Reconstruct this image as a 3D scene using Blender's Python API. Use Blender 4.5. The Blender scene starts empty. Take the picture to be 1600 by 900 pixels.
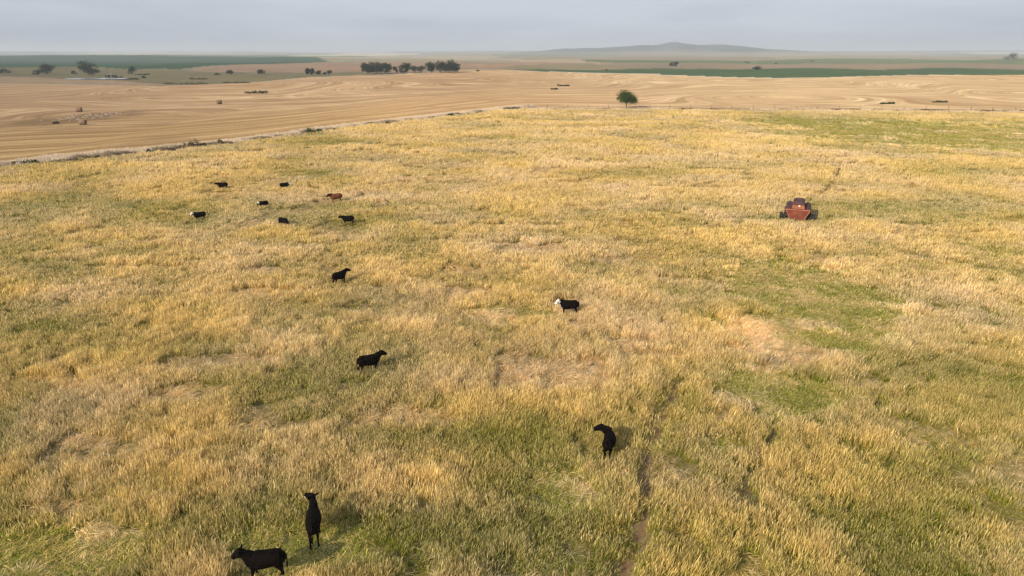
import bpy, bmesh, math, random
import numpy as np
from mathutils import Vector, Matrix, Euler

random.seed(7)
RNG = np.random.default_rng(11)
scene = bpy.context.scene
COL = scene.collection
R = math.radians

# ------------------------------------------------------------------ camera
F = 1067.0                    # focal length in photo pixels (photo is 1600 x 900)
CAMH = 20.0
HORIZON = 82.3
PITCH = math.atan((450.0 - HORIZON) / F)
cam_d = bpy.data.cameras.new('camera')
cam_d.sensor_width = 36.0
cam_d.lens = 36.0 * F / 1600.0
cam_d.clip_start = 0.5
cam_d.clip_end = 60000.0
cam = bpy.data.objects.new('camera', cam_d)
cam.location = (0, 0, CAMH)
cam.rotation_euler = (R(90) - PITCH, 0, 0)
COL.objects.link(cam)
scene.camera = cam

# ------------------------------------------------------------------ light
SUN_EL = R(25)
SUN_TRAVEL = Vector((0.72, 0.69, 0)).normalized()       # shadows fall away to the right
SUN_FROM = (-SUN_TRAVEL * math.cos(SUN_EL) + Vector((0, 0, math.sin(SUN_EL)))).normalized()
world = bpy.data.worlds.new("World")
scene.world = world
world.use_nodes = True
wn = world.node_tree
wn.nodes.clear()
w_out = wn.nodes.new('ShaderNodeOutputWorld')
w_bg = wn.nodes.new('ShaderNodeBackground')
w_bg.inputs['Strength'].default_value = 0.1
sky = wn.nodes.new('ShaderNodeTexSky')
sky.sky_type = 'NISHITA'
sky.sun_disc = False
sky.sun_elevation = SUN_EL
sky.sun_rotation = math.atan2(SUN_FROM.x, SUN_FROM.y)
sky.altitude = 400
sky.dust_density = 3.0
w_tc = wn.nodes.new('ShaderNodeTexCoord')
w_map = wn.nodes.new('ShaderNodeMapping')
w_map.inputs['Scale'].default_value = (1.0, 1.0, 7.0)
w_no = wn.nodes.new('ShaderNodeTexNoise')
w_no.inputs['Scale'].default_value = 1.6
w_no.inputs['Detail'].default_value = 5.0
w_no.inputs['Roughness'].default_value = 0.5
w_ramp = wn.nodes.new('ShaderNodeValToRGB')            # the overcast veil
w_ramp.color_ramp.elements[0].position = 0.40
w_ramp.color_ramp.elements[0].color = (0.345, 0.40, 0.50, 1)
w_ramp.color_ramp.elements[1].position = 0.60
w_ramp.color_ramp.elements[1].color = (0.53, 0.575, 0.655, 1)
w_mul = wn.nodes.new('ShaderNodeVectorMath'); w_mul.operation = 'SCALE'
w_mul.inputs['Scale'].default_value = 10.5
w_mix = wn.nodes.new('ShaderNodeMix'); w_mix.data_type = 'RGBA'
w_mix.inputs['Factor'].default_value = 0.88
L = wn.links.new
L(w_tc.outputs['Generated'], w_map.inputs['Vector'])
L(w_map.outputs['Vector'], w_no.inputs['Vector'])
L(w_no.outputs['Fac'], w_ramp.inputs['Fac'])
L(w_ramp.outputs['Color'], w_mul.inputs[0])
L(sky.outputs['Color'], w_mix.inputs['A'])
L(w_mul.outputs['Vector'], w_mix.inputs['B'])
L(w_mix.outputs['Result'], w_bg.inputs['Color'])
L(w_bg.outputs['Background'], w_out.inputs['Surface'])

sun_d = bpy.data.lights.new('sun', 'SUN')
sun_d.energy = 5.0
sun_d.angle = R(1.5)
sun_d.color = (1.0, 0.85, 0.66)
sun = bpy.data.objects.new('sun', sun_d)
sun.rotation_euler = (-SUN_FROM).to_track_quat('-Z', 'Y').to_euler()
sun.location = (-60, -60, 80)
COL.objects.link(sun)

scene.view_settings.view_transform = 'Standard'
scene.view_settings.look = 'None'
scene.view_settings.gamma = 1.0
scene.view_settings.exposure = 0.15
scene.view_settings.use_curve_mapping = False
scene.render.engine = 'CYCLES'
cy = scene.cycles
cy.max_bounces = 5
cy.diffuse_bounces = 2
cy.glossy_bounces = 1
cy.transmission_bounces = 2
cy.transparent_max_bounces = 4
cy.volume_bounces = 0
cy.caustics_reflective = False
cy.caustics_refractive = False
cy.use_denoising = True
cy.denoiser = 'OPENIMAGEDENOISE'
cy.denoising_prefilter = 'ACCURATE'
scene.render.filter_size = 1.15
cy.use_adaptive_sampling = True
cy.adaptive_threshold = 0.015

# ------------------------------------------------------------------ helpers
def tag(o, label=None, cat=None, group=None, kind=None):
    if label: o['label'] = label
    if cat: o['category'] = cat
    if group: o['group'] = group
    if kind: o['kind'] = kind
    return o

def link_mesh(name, verts, faces, mats, parent=None, smooth=False, fmat=None):
    me = bpy.data.meshes.new(name)
    me.from_pydata([tuple(v) for v in verts], [], [tuple(f) for f in faces])
    for m in (mats if isinstance(mats, (list, tuple)) else [mats]):
        me.materials.append(m)
    if fmat is not None:
        me.polygons.foreach_set('material_index', np.asarray(fmat, dtype=np.int32))
    me.polygons.foreach_set('use_smooth', np.full(len(me.polygons), smooth))
    me.update()
    o = bpy.data.objects.new(name, me)
    COL.objects.link(o)
    if parent is not None: o.parent = parent
    return o

def empty(name, loc, rz=0.0):
    o = bpy.data.objects.new(name, None)
    o.empty_display_size = 0.3
    o.location = loc
    o.rotation_euler = (0, 0, rz)
    COL.objects.link(o)
    return o

def sstep(a, b, x):
    t = np.clip((np.asarray(x, dtype=float) - a) / (b - a), 0, 1)
    return t * t * (3 - 2 * t)

def _hash(ix, iy, seed):
    h = (ix * 374761393 + iy * 668265263 + seed * 144665) & 0xffffffff
    h = ((h ^ (h >> 13)) * 1274126177) & 0xffffffff
    h = (h ^ (h >> 16)) & 0xffffffff
    return h / 4294967295.0

def vnoise(x, y, seed=0):
    x = np.asarray(x, dtype=float); y = np.asarray(y, dtype=float)
    fx = np.floor(x); fy = np.floor(y)
    ix = fx.astype(np.int64); iy = fy.astype(np.int64)
    tx = x - fx; ty = y - fy
    tx = tx * tx * tx * (tx * (tx * 6 - 15) + 10); ty = ty * ty * ty * (ty * (ty * 6 - 15) + 10)
    a = _hash(ix, iy, seed); b = _hash(ix + 1, iy, seed)
    c = _hash(ix, iy + 1, seed); d = _hash(ix + 1, iy + 1, seed)
    return (a * (1 - tx) + b * tx) * (1 - ty) + (c * (1 - tx) + d * tx) * ty

def fbm(x, y, seed=0, oct=3):
    s = 0; a = 1; t = 0
    for k in range(oct):
        s = s + a * vnoise(x * 2 ** k + 13.7 * k, y * 2 ** k - 7.1 * k, seed + k)
        t += a; a *= 0.5
    return s / t          # 0..1

CP, SP = math.cos(PITCH), math.sin(PITCH)
def ray(px, py):
    u = (px - 800) / F; v = (py - 450) / F
    return Vector((u, CP - v * SP, -SP - v * CP))

def flat(px, py, h=0.0):
    """point of the level h seen at photo pixel px, py"""
    d = ray(px, py)
    t = (CAMH - h) / -d.z
    return Vector((d.x * t, d.y * t, h))

# ------------------------------------------------------------------ lie of the land
_bp = [flat(*p) for p in [(-150, 283), (0, 262), (150, 249), (300, 233), (400, 220), (500, 206), (650, 188), (820, 169.5), (1000, 171), (1300, 172.5), (1600, 174.5), (1800, 176)]]
BX = np.array([-700.0] + [p.x for p in _bp] + [900.0])
BY = np.array([_bp[0].y - 300] + [p.y for p in _bp] + [_bp[-1].y - 20])
def yb(x): return np.interp(x, BX, BY)

def height(x, y):
    x = np.asarray(x, dtype=float); y = np.asarray(y, dtype=float)
    r = np.hypot(x, y)
    az = np.degrees(np.arctan2(x, y))
    z = (fbm(x / 30, y / 30, 3, 2) - .5) * 0.35
    z = z + sstep(270, 520, r) * (fbm(x / 210 + 3.3, y / 210, 21, 2) - .5) * 9.0
    z = z + sstep(1000, 3000, r) * (fbm(x / 900, y / 900, 31, 3) - .5) * 26
    z = z + sstep(4500, 9000, r) * (fbm(x / 2600, y / 2600, 41, 2) - .42) * 36
    # the long rise with its flat-topped hill, some seven kilometres off
    cx, cyy = 1560.0, 7000.0
    dx = (x - cx); dy = (y - cyy)
    prof = np.interp(dx, [-2700, -1500, -1050, -600, -120, 0, 130, 330, 520, 650, 950, 1500, 2400],
                         [0, 26, 52, 66, 92, 102, 90, 82, 84, 68, 34, 14, 0])
    prof = prof + (fbm(x / 160, y / 160, 55, 3) - .5) * 16 * sstep(5, 60, prof) + 14 * np.exp(-((dx + 5) / 110.0) ** 2)
    z = z + prof * np.exp(-(dy / 900.0) ** 2)
    z = z + 34 * np.exp(-((r - 11500) / 1500.0) ** 2) * (.35 + fbm(x / 2200, y / 6000, 47, 2))
    return z

def on_ground(px, py, lift=0.0):
    """march the photo's sight line down to the land (raised by lift)"""
    d = ray(px, py)
    p0 = Vector((0, 0, CAMH))
    ts = np.concatenate([np.linspace(15, 300, 1200), np.linspace(300.5, 2500, 4400), np.linspace(2502, 12000, 4000)])
    X = d.x * ts; Y = d.y * ts; Z = CAMH + d.z * ts
    g = height(X, Y) + lift
    k = np.argmax(Z < g) if np.any(Z < g) else len(ts) - 1
    t0, t1 = ts[max(k - 1, 0)], ts[k]
    t = (t0 + t1) / 2
    x, y = d.x * t, d.y * t
    return Vector((x, y, float(height(x, y))))

# ------------------------------------------------------------------ materials
def new_mat(name):
    m = bpy.data.materials.new(name); m.use_nodes = True
    nt = m.node_tree; nt.nodes.clear()
    out = nt.nodes.new('ShaderNodeOutputMaterial')
    return m, nt, out

def simple_mat(name, col, rough=0.8, var=0.25, scale=6.0, spec=0.3, metal=0.0, col2=None, bump=0.0):
    m, nt, out = new_mat(name)
    b = nt.nodes.new('ShaderNodeBsdfPrincipled')
    tc = nt.nodes.new('ShaderNodeTexCoord')
    no = nt.nodes.new('ShaderNodeTexNoise'); no.inputs['Scale'].default_value = scale; no.inputs['Detail'].default_value = 5
    mx = nt.nodes.new('ShaderNodeMix'); mx.data_type = 'RGBA'
    c2 = col2 if col2 else tuple(c * (1 - var) for c in col)
    mx.inputs['A'].default_value = (*c2, 1)
    mx.inputs['B'].default_value = (*(min(1, c * (1 + (0 if col2 else var))) for c in col), 1)
    rp = nt.nodes.new('ShaderNodeMapRange'); rp.inputs['From Min'].default_value = .35; rp.inputs['From Max'].default_value = .65
    nt.links.new(tc.outputs['Object'], no.inputs['Vector'])
    nt.links.new(no.outputs['Fac'], rp.inputs['Value'])
    nt.links.new(rp.outputs['Result'], mx.inputs['Factor'])
    nt.links.new(mx.outputs['Result'], b.inputs['Base Color'])
    b.inputs['Roughness'].default_value = rough
    b.inputs['Specular IOR Level'].default_value = spec
    b.inputs['Metallic'].default_value = metal
    if bump:
        bp = nt.nodes.new('ShaderNodeBump'); bp.inputs['Strength'].default_value = bump; bp.inputs['Distance'].default_value = 0.02
        nt.links.new(no.outputs['Fac'], bp.inputs['Height']); nt.links.new(bp.outputs['Normal'], b.inputs['Normal'])
    nt.links.new(b.outputs['BSDF'], out.inputs['Surface'])
    return m

M_black = simple_mat('black_coat', (0.0050, 0.0034, 0.0030), 0.75, 0.35, 5, 0.04)
M_brown = simple_mat('red_brown_coat', (0.13, 0.048, 0.022), 0.75, 0.25, 3, 0.08)
M_darkbrown = simple_mat('dark_brown_coat', (0.022, 0.010, 0.007), 0.75, 0.25, 4, 0.06)
M_white = simple_mat('white_hair', (0.72, 0.66, 0.58), 0.8, 0.1, 6, 0.2)
M_nose = simple_mat('nose_skin', (0.03, 0.026, 0.026), 0.45, 0.2, 6, 0.4)
M_eye = simple_mat('eye_surface', (0.01, 0.007, 0.005), 0.5, 0.1, 6, 0.3)
M_bark = simple_mat('bark', (0.09, 0.07, 0.055), 0.9, 0.4, 3)
M_rust = simple_mat('rusty_red_paint', (0.27, 0.078, 0.050), 0.75, 0.2, 1.2, 0.2, col2=(0.15, 0.052, 0.038), bump=.2)
M_rust_orange = simple_mat('faded_orange_paint', (0.34, 0.12, 0.06), 0.75, 0.2, 1.2, 0.2, col2=(0.23, 0.08, 0.045))
M_maroon = simple_mat('dark_rusty_steel', (0.115, 0.055, 0.055), 0.8, 0.2, 1.3, 0.15, col2=(0.07, 0.04, 0.042))
M_edge = simple_mat('bright_orange_edge', (0.55, 0.22, 0.11), 0.55, 0.2, 4, 0.4)  # brighter orange tone for the hood's edge strips
M_tyre = simple_mat('tyre_rubber', (0.022, 0.021, 0.021), 0.85, 0.3, 4)
M_rim = simple_mat('wheel_rim', (0.16, 0.09, 0.06), 0.6, 0.3, 4)
M_lamp = simple_mat('lamp_glass', (0.85, 0.83, 0.78), 0.15, 0.05, 4, 0.6)
M_post = simple_mat('grey_fence_timber', (0.17, 0.14, 0.11), 0.9, 0.3, 4)
M_wire = simple_mat('fence_wire', (0.2, 0.19, 0.18), 0.5, 0.2, 3, 0.5, metal=.6)
M_galv = simple_mat('weathered_galvanised_steel', (0.36, 0.36, 0.35), 0.6, 0.15, 2, 0.5)
M_straw_bale = simple_mat('bale_straw', (0.24, 0.165, 0.105), 0.95, 0.3, 5, 0.1, bump=.5)
M_bale_end = simple_mat('bale_end_straw', (0.15, 0.10, 0.06), 0.95, 0.3, 9, 0.1, bump=.5)
M_shed = simple_mat('dark_shed_boards', (0.06, 0.055, 0.05), 0.8, 0.3, 2)

def leaf_mat(name, ca, cb, trans=0.25):
    """leaf colour from ca to cb by a random value stored on each leaf"""
    m, nt, out = new_mat(name)
    at = nt.nodes.new('ShaderNodeAttribute'); at.attribute_name = 'leafrnd'
    mx = nt.nodes.new('ShaderNodeMix'); mx.data_type = 'RGBA'
    mx.inputs['A'].default_value = (*ca, 1); mx.inputs['B'].default_value = (*cb, 1)
    nt.links.new(at.outputs['Fac'], mx.inputs['Factor'])
    d = nt.nodes.new('ShaderNodeBsdfDiffuse'); t = nt.nodes.new('ShaderNodeBsdfTranslucent')
    ms = nt.nodes.new('ShaderNodeMixShader'); ms.inputs[0].default_value = trans
    nt.links.new(mx.outputs['Result'], d.inputs['Color']); nt.links.new(mx.outputs['Result'], t.inputs['Color'])
    nt.links.new(d.outputs[0], ms.inputs[1]); nt.links.new(t.outputs[0], ms.inputs[2])
    nt.links.new(ms.outputs[0], out.inputs['Surface'])
    return m

M_leaf_near = leaf_mat('green_acacia_leaves', (0.034, 0.062, 0.016), (0.095, 0.14, 0.036))
M_leaf_gum = leaf_mat('dark_gum_leaves', (0.020, 0.034, 0.020), (0.042, 0.062, 0.032), .15)
M_leaf_bush = leaf_mat('bush_leaves', (0.028, 0.055, 0.012), (0.065, 0.11, 0.025))
M_leaf_scrub = leaf_mat('grey_brown_scrub', (0.075, 0.065, 0.042), (0.15, 0.12, 0.075))
M_leaf_olive = leaf_mat('olive_scrub', (0.045, 0.055, 0.022), (0.09, 0.095, 0.04))

# ------------------------------------------------------------------ ground sheet
# regions as polygons drawn on level land, each vertex of the sheet gets its land-use weights
def poly(pts): return np.array([(flat(*p).x, flat(*p).y) for p in pts])
def inside(P, x, y):
    c = np.zeros(x.shape, bool); n = len(P)
    for i in range(n):
        x1, y1 = P[i]; x2, y2 = P[(i + 1) % n]
        if y1 == y2: continue
        k = ((y1 > y) != (y2 > y)) & (x < (x2 - x1) * (y - y1) / (y2 - y1) + x1)
        c ^= k
    return c

def masks(x, y):
    """colour weights of the land uses"""
    r = np.hypot(x, y)
    w = {}
    pasture = sstep(1.5, -1.5, y - yb(x))
    # far edge of the stubble field, by bearing
    u = np.clip(x / np.maximum(y, 1.0), -2, 2)
    px = 800 + u * F * CP * 1.0
    return pasture, px

DENSE = np.arange(-43, 43.001, 0.085)
AZ = np.radians(np.concatenate([np.arange(-180, -43, 3.0), DENSE, np.arange(43.9, 180, 3.0)]))
dep = np.concatenate([np.arange(60, 9.4, -0.35), np.arange(9.4, 5.2, -0.12), np.arange(5.2, 0.62, -0.032), np.arange(0.62, 0.17, -0.012)])
RR = CAMH / np.tan(np.radians(dep))
RR = np.concatenate([[0.5, 4, 8], RR, np.geomspace(RR[-1] * 1.02, 16000, 46)])
A2, R2 = np.meshgrid(AZ, RR)
GX = (R2 * np.sin(A2)); GY = (R2 * np.cos(A2))
GZ = height(GX, GY)
nr, na = GX.shape
gv = np.stack([GX.ravel(), GY.ravel(), GZ.ravel()], 1)
ii, jj = np.meshgrid(np.arange(nr - 1), np.arange(na), indexing='ij')
j2 = (jj + 1) % na
gf = np.stack([ii * na + jj, ii * na + j2, (ii + 1) * na + j2, (ii + 1) * na + jj], -1).reshape(-1, 4)

def big_mesh(name, v, f):
    me = bpy.data.meshes.new(name)
    me.vertices.add(len(v)); me.vertices.foreach_set('co', v.astype(np.float32).ravel())
    k = f.shape[1]
    me.loops.add(f.size); me.loops.foreach_set('vertex_index', f.astype(np.int32).ravel())
    me.polygons.add(len(f))
    me.polygons.foreach_set('loop_start', np.arange(0, f.size, k, dtype=np.int32))
    me.polygons.foreach_set('loop_total', np.full(len(f), k, dtype=np.int32))
    me.update(calc_edges=True)
    return me

# polygons of the farmland (photo pixel corners put on the level)
P_green_left = poly([(-500, 88), (0, 87.6), (200, 87), (420, 88.5), (556, 96), (470, 100), (400, 101.5), (280, 108.5), (200, 108), (130, 104.5), (0, 105.5), (-500, 106)])
P_pink_mid = poly([(290, 109), (400, 102), (480, 100), (560, 96.5), (700, 96), (960, 97), (850, 104), (760, 109), (620, 115), (560, 113), (440, 112.5), (350, 112.5)])
P_olive_left = poly([(-300, 106), (0, 106), (130, 105), (200, 108.5), (290, 109.5), (350, 113), (440, 113), (560, 113.5), (600, 116.5), (560, 117), (400, 125), (330, 130), (250, 133.5), (120, 131), (60, 119), (0, 117), (-300, 116)])
P_pink_left = poly([(-300, 116), (0, 117), (60, 118), (100, 121.5), (180, 124), (250, 128), (300, 131), (180, 132), (0, 132.5), (-300, 133)])
P_green_strip = poly([(600, 117.5), (640, 115.5), (800, 110.5), (900, 108.5), (1050, 106.5), (1300, 107), (1600, 105.5), (2100, 105), (2100, 122), (600, 122)])
P_brown_right = poly([(960, 97.5), (1100, 99), (1350, 98), (1600, 100), (2100, 100), (2100, 105), (1600, 105.5), (1300, 107), (1050, 106.5), (950, 107.5), (850, 106), (900, 101)])
P_olive_right = poly([(900, 95.5), (1000, 93), (1200, 92.5), (1380, 91.5), (1600, 93.5), (2100, 94), (2100, 100), (1600, 100), (1350, 98), (1100, 99), (960, 97.5)])
P_mound = poly([(760, 109), (800, 104.5), (860, 98.5), (920, 98), (960, 104), (1000, 107.5), (900, 108.5)])
STUB_FAR = [(-400, 134), (0, 132.5), (180, 132), (250, 133.5), (330, 130), (400, 125), (480, 119), (560, 117), (600, 117.3), (700, 114), (800, 112.8), (900, 112.2), (1000, 112.5), (1060, 113.5), (1150, 116.5), (1220, 119), (1280, 120), (1340, 118.5), (1420, 116.5), (1600, 115.8), (2100, 115)]
_sf = poly(STUB_FAR)
_sfa = np.arctan2(_sf[:, 0], _sf[:, 1]); _sfr = np.hypot(_sf[:, 0], _sf[:, 1])

def land(x, y):
    shp = np.shape(x)
    x = np.ravel(np.asarray(x, float)); y = np.ravel(np.asarray(y, float))
    n = x.size
    r = np.hypot(x, y); az = np.arctan2(x, y)
    wob = (fbm(x / 60, y / 60, 5, 3) - .5)
    col = np.zeros((n, 3)); 
    # far patchwork of pale, olive and brown fields
    wx = x + (fbm(x / 700, y / 700, 71, 2) - .5) * 500; wy = y + (fbm(x / 700, y / 700, 75, 2) - .5) * 700
    cell = _hash(np.floor(wx / 900).astype(np.int64), np.floor(wy / (300 + 0.18 * np.minimum(r, 9000))).astype(np.int64), 9)
    pal = np.array([[.36, .31, .22], [.27, .21, .15], [.14, .15, .09], [.46, .41, .32], [.20, .17, .12], [.09, .12, .07], [.30, .25, .18], [.22, .20, .14]])
    col[:] = pal[(cell * 7.999).astype(int)]
    # hills: dry grass, its colour darkened and blued to imitate distant haze
    hl = sstep(18, 40, height(x, y)) * (r > 3500)
    hc = np.array([.042, .052, .056]) * (0.35 + 1.5 * fbm(x / 170, y / 300, 91, 3))[:, None]
    col = col * (1 - hl[:, None]) + hc * hl[:, None]
    def put(P, c):
        m = inside(P, x, y); col[m] = c
    put(P_olive_right, (.10, .125, .065))
    put(P_brown_right, (.19, .155, .115))
    put(P_pink_mid, (.25, .175, .13))
    put(P_green_left, (.036, .075, .045))
    put(P_olive_left, (.15, .135, .085))
    put(P_pink_left, (.27, .20, .14))
    put(P_mound, (.18, .155, .10))
    put(P_green_strip, (.055, .088, .048))
    stubfar = np.interp(az, _sfa, _sfr)
    stub = (r < stubfar) & (np.abs(az) < 1.2)
    stub |= (np.abs(az) >= 1.2) & (r < 700)
    stubw = stub.astype(float)
    past = (y < yb(x)).astype(float)
    stubw = stubw * (1 - past)
    sd = y - yb(x)
    nearg = sstep(190, 40, sd) * sstep(60, -60, x)
    right = sstep(-60, 160, x)
    tint = np.array([.97, .92, .93]) * (1 - right[:, None]) + np.array([1.10, 1.10, 1.10]) * right[:, None]
    tint = tint * (1 - nearg[:, None]) + np.array([1.0, .92, .78]) * nearg[:, None]
    tint = tint * (0.88 + .26 * fbm(x / 120, y / 90, 63, 3))[:, None]
    col[stub] = tint[stub]
    ps = y < yb(x)
    gm = np.maximum(emask(E_short, x, y, .4), .8 * emask(E_green[:5], x, y, .5)) * ps
    pc = np.array([1., 1., 1.]) * (1 - gm[:, None]) + np.array([.92, 1.10, .62]) * gm[:, None]
    col[ps] = pc[ps]
    return col.reshape(shp + (3,)), stubw.reshape(shp), past.reshape(shp)

# pasture features: (centre px, radii px) turned into ellipses lying on the land
def ell(px, py, rx, ry):
    c = flat(px, py); s = math.hypot(c.x, c.y) 
    a = flat(px + rx, py).x - c.x
    b = (flat(px, py - ry).y - flat(px, py + ry).y) / 2
    return (c.x, c.y, a, b)
def emask(E, x, y, soft=.35, wob=None):
    m = np.zeros(np.shape(x))
    for (cx, cyy, a, b) in E:
        q = np.sqrt(((x - cx) / a) ** 2 + ((y - cyy) / b) ** 2)
        if wob is not None: q = q + wob
        m = np.maximum(m, sstep(1 + soft, 1 - soft, q))
    return m
E_short = [ell(*e) for e in [(1450, 208, 230, 20), (1240, 192, 90, 6), (1570, 220, 110, 20), (1265, 465, 115, 55), (1210, 520, 90, 30), (1310, 500, 80, 30), (1190, 445, 60, 22), (1220, 620, 95, 30), (880, 770, 45, 36), (60, 868, 150, 40), (470, 868, 110, 45), (800, 492, 70, 14), (1130, 700, 26, 14), (930, 720, 30, 14)]]
E_lodge = [ell(*e) for e in [(905, 592, 60, 24), (940, 570, 40, 12), (1255, 562, 62, 18), (1345, 608, 45, 12), (1450, 688, 78, 24), (1390, 664, 50, 13), (1045, 742, 42, 28), (1060, 845, 40, 24), (775, 503, 34, 14), (880, 478, 30, 10), (990, 540, 50, 9), (645, 655, 32, 16), (425, 428, 34, 7), (290, 622, 60, 14), (1150, 630, 40, 14), (100, 805, 60, 14), (160, 838, 50, 14), (1000, 560, 60, 10), (60, 600, 60, 10), (905, 770, 22, 16), (1200, 560, 26, 9), (880, 610, 40, 12), (1500, 700, 40, 12), (1120, 655, 26, 12)]]
E_green = [ell(*e) for e in [(1460, 200, 260, 22), (1250, 190, 110, 9), (1420, 225, 190, 14), (1560, 215, 120, 25), (1240, 470, 150, 70), (1230, 600, 120, 40), (1560, 780, 130, 90), (880, 770, 70, 60), (820, 690, 90, 40), (980, 560, 60, 20), (700, 830, 160, 70), (1400, 800, 160, 60), (450, 700, 160, 40), (350, 800, 180, 60), (930, 430, 60, 12), (800, 490, 70, 16), (100, 515, 60, 12), (1040, 460, 60, 18), (560, 325, 60, 6)]]
E_bare = [ell(*e) for e in [(1192, 343, 30, 6), (1300, 343, 22, 4), (1450, 694, 22, 7), (900, 596, 24, 8), (1160, 705, 8, 4), (645, 640, 10, 6)]]
TRAILS = [([(1058, 600), (1048, 628), (1036, 655), (1022, 685), (1010, 712), (1007, 745), (1008, 785), (1004, 822), (990, 858), (972, 900), (960, 940)], 0.15),
          ([(1212, 660), (1198, 700), (1180, 745), (1163, 775), (1170, 805)], 0.06),
          ([(1312, 262), (1303, 285), (1285, 304), (1262, 318)], 0.22),
          ([(1650, 600), (1480, 560), (1330, 610)], 0.05)]
TR = [(np.array([(flat(*p).x, flat(*p).y) for p in pts]), w) for pts, w in TRAILS]
def trail_mask(x, y, grow=0.0):
    m = np.zeros(np.shape(x))
    for P, w in TR:
        d = np.full(np.shape(x), 1e9)
        for (a, b) in zip(P[:-1], P[1:]):
            ab = b - a; t = np.clip(((x - a[0]) * ab[0] + (y - a[1]) * ab[1]) / (ab @ ab), 0, 1)
            d = np.minimum(d, np.hypot(x - a[0] - t * ab[0], y - a[1] - t * ab[1]))
        w = w + grow
        d = d + (vnoise(x * 2.2, y * 2.2, 8) - .5) * w * 1.2
        m = np.maximum(m, sstep(w * 1.5, w * .7, d))
    return m

gcol, gstub, gpast = land(GX, GY)
gme = big_mesh('ground', gv, gf)
gme.polygons.foreach_set('use_smooth', np.ones(len(gf), bool))
at = gme.attributes.new('fieldcol', 'FLOAT_COLOR', 'POINT')
rgba = np.ones((nr * na, 4), np.float32); rgba[:, :3] = gcol.reshape(-1, 3)
at.data.foreach_set('color', rgba.ravel())
at = gme.attributes.new('landuse', 'FLOAT_COLOR', 'POINT')
rgba = np.zeros((nr * na, 4), np.float32)
rgba[:, 0] = gstub.ravel(); rgba[:, 1] = gpast.ravel()
hollow = emask([ell(131, 184, 44, 13), ell(60, 190, 26, 6)], GX, GY, .5, (fbm(GX / 5, GY / 7, 19, 3) - .5) * 1.0)
rgba[:, 2] = np.maximum(np.maximum(trail_mask(GX, GY), emask(E_bare, GX, GY, .5)), hollow * .8).ravel()
edge = yb(GX) - GY
track = sstep(3.2, 2.0, np.abs(edge - 2.0)) * (GX < 12) * (GX > -600) * (GY > 0)
rgba[:, 3] = track.ravel()
at.data.foreach_set('color', rgba.ravel())
# harvest rows: a phase that runs across them, contouring round the rises
s = GY - yb(GX)
wl = (fbm(GX / 170 + 5, GY / 150, 61, 2) - .5)
ph = s * 0.85 + sstep(5, 140, s) * wl * 420
at = gme.attributes.new('rowphase', 'FLOAT', 'POINT')
ph = ph + sstep(40, 200, s) * (fbm(GX / 45, GY / 60, 67, 2) - .5) * 22
at.data.foreach_set('value', ph.astype(np.float32).ravel())

m, nt, out = new_mat('farmland')
def N(t, **kw):
    n = nt.nodes.new(t)
    for k, v in kw.items(): setattr(n, k, v)
    return n
def lk(a, b): nt.links.new(a, b)
geo = N('ShaderNodeNewGeometry')
a_col = N('ShaderNodeAttribute', attribute_name='fieldcol')
a_use = N('ShaderNodeAttribute', attribute_name='landuse')
a_ph = N('ShaderNodeAttribute', attribute_name='rowphase')
sep = N('ShaderNodeSeparateColor'); lk(a_use.outputs['Color'], sep.inputs['Color'])
def noise(scale, detail=4, vec=None, rough=.6):
    n = N('ShaderNodeTexNoise'); n.inputs['Scale'].default_value = scale; n.inputs['Detail'].default_value = detail
    n.inputs['Roughness'].default_value = rough
    lk(vec if vec else geo.outputs['Position'], n.inputs['Vector']); return n.outputs['Fac']
def mrange(v, a, b, c, d):
    n = N('ShaderNodeMapRange'); lk(v, n.inputs['Value'])
    for k, val in zip(('From Min', 'From Max', 'To Min', 'To Max'), (a, b, c, d)): n.inputs[k].default_value = val
    return n.outputs['Result']
def math2(op, a, b):
    n = N('ShaderNodeMath', operation=op)
    for k, v in enumerate((a, b)):
        if isinstance(v, (int, float)): n.inputs[k].default_value = v
        else: lk(v, n.inputs[k])
    return n.outputs[0]
def mixc(f, a, b, blend='MIX'):
    n = N('ShaderNodeMix', data_type='RGBA', blend_type=blend)
    if isinstance(f, (int, float)): n.inputs['Factor'].default_value = f
    else: lk(f, n.inputs['Factor'])
    for k, v in (('A', a), ('B', b)):
        if isinstance(v, tuple): n.inputs[k].default_value = (*v, 1)
        else: lk(v, n.inputs[k])
    return n.outputs['Result']
# general farmland variation
big = noise(0.006, 5); mid = noise(0.05, 5); fine = noise(0.9, 4)
base = mixc(1.0, a_col.outputs['Color'], mixc(mrange(mid, .3, .7, 0, 1), (0.82, 0.82, 0.80), (1.16, 1.14, 1.10)), 'MULTIPLY')
base = mixc(1.0, base, mixc(mrange(big, .35, .65, 0, 1), (0.86, 0.90, 0.88), (1.12, 1.08, 1.02)), 'MULTIPLY')
# stubble rows
comb = N('ShaderNodeCombineXYZ'); lk(math2('MULTIPLY', a_ph.outputs['Fac'], 0.085), comb.inputs['X'])
sepP = N('ShaderNodeSeparateXYZ'); lk(geo.outputs['Position'], sepP.inputs['Vector'])
lk(math2('MULTIPLY', sepP.outputs['X'], 0.006), comb.inputs['Y'])
rows = noise(1.0, 4, comb.outputs['Vector'], .65)
comb2 = N('ShaderNodeCombineXYZ'); lk(math2('MULTIPLY', a_ph.outputs['Fac'], 0.34), comb2.inputs['X'])
lk(math2('MULTIPLY', sepP.outputs['X'], 0.02), comb2.inputs['Y'])
rows2 = noise(1.0, 2, comb2.outputs['Vector'], .5)
rw = mrange(rows, .36, .64, 0, 1)
stc = mixc(rw, (0.285, 0.190, 0.100), (0.60, 0.462, 0.275))
stc = mixc(mrange(rows2, .32, .48, .85, 0), stc, (0.215, 0.140, 0.078))
stc = mixc(mrange(rows2, .56, .68, 0, .75), stc, (0.66, 0.53, 0.36))
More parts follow.
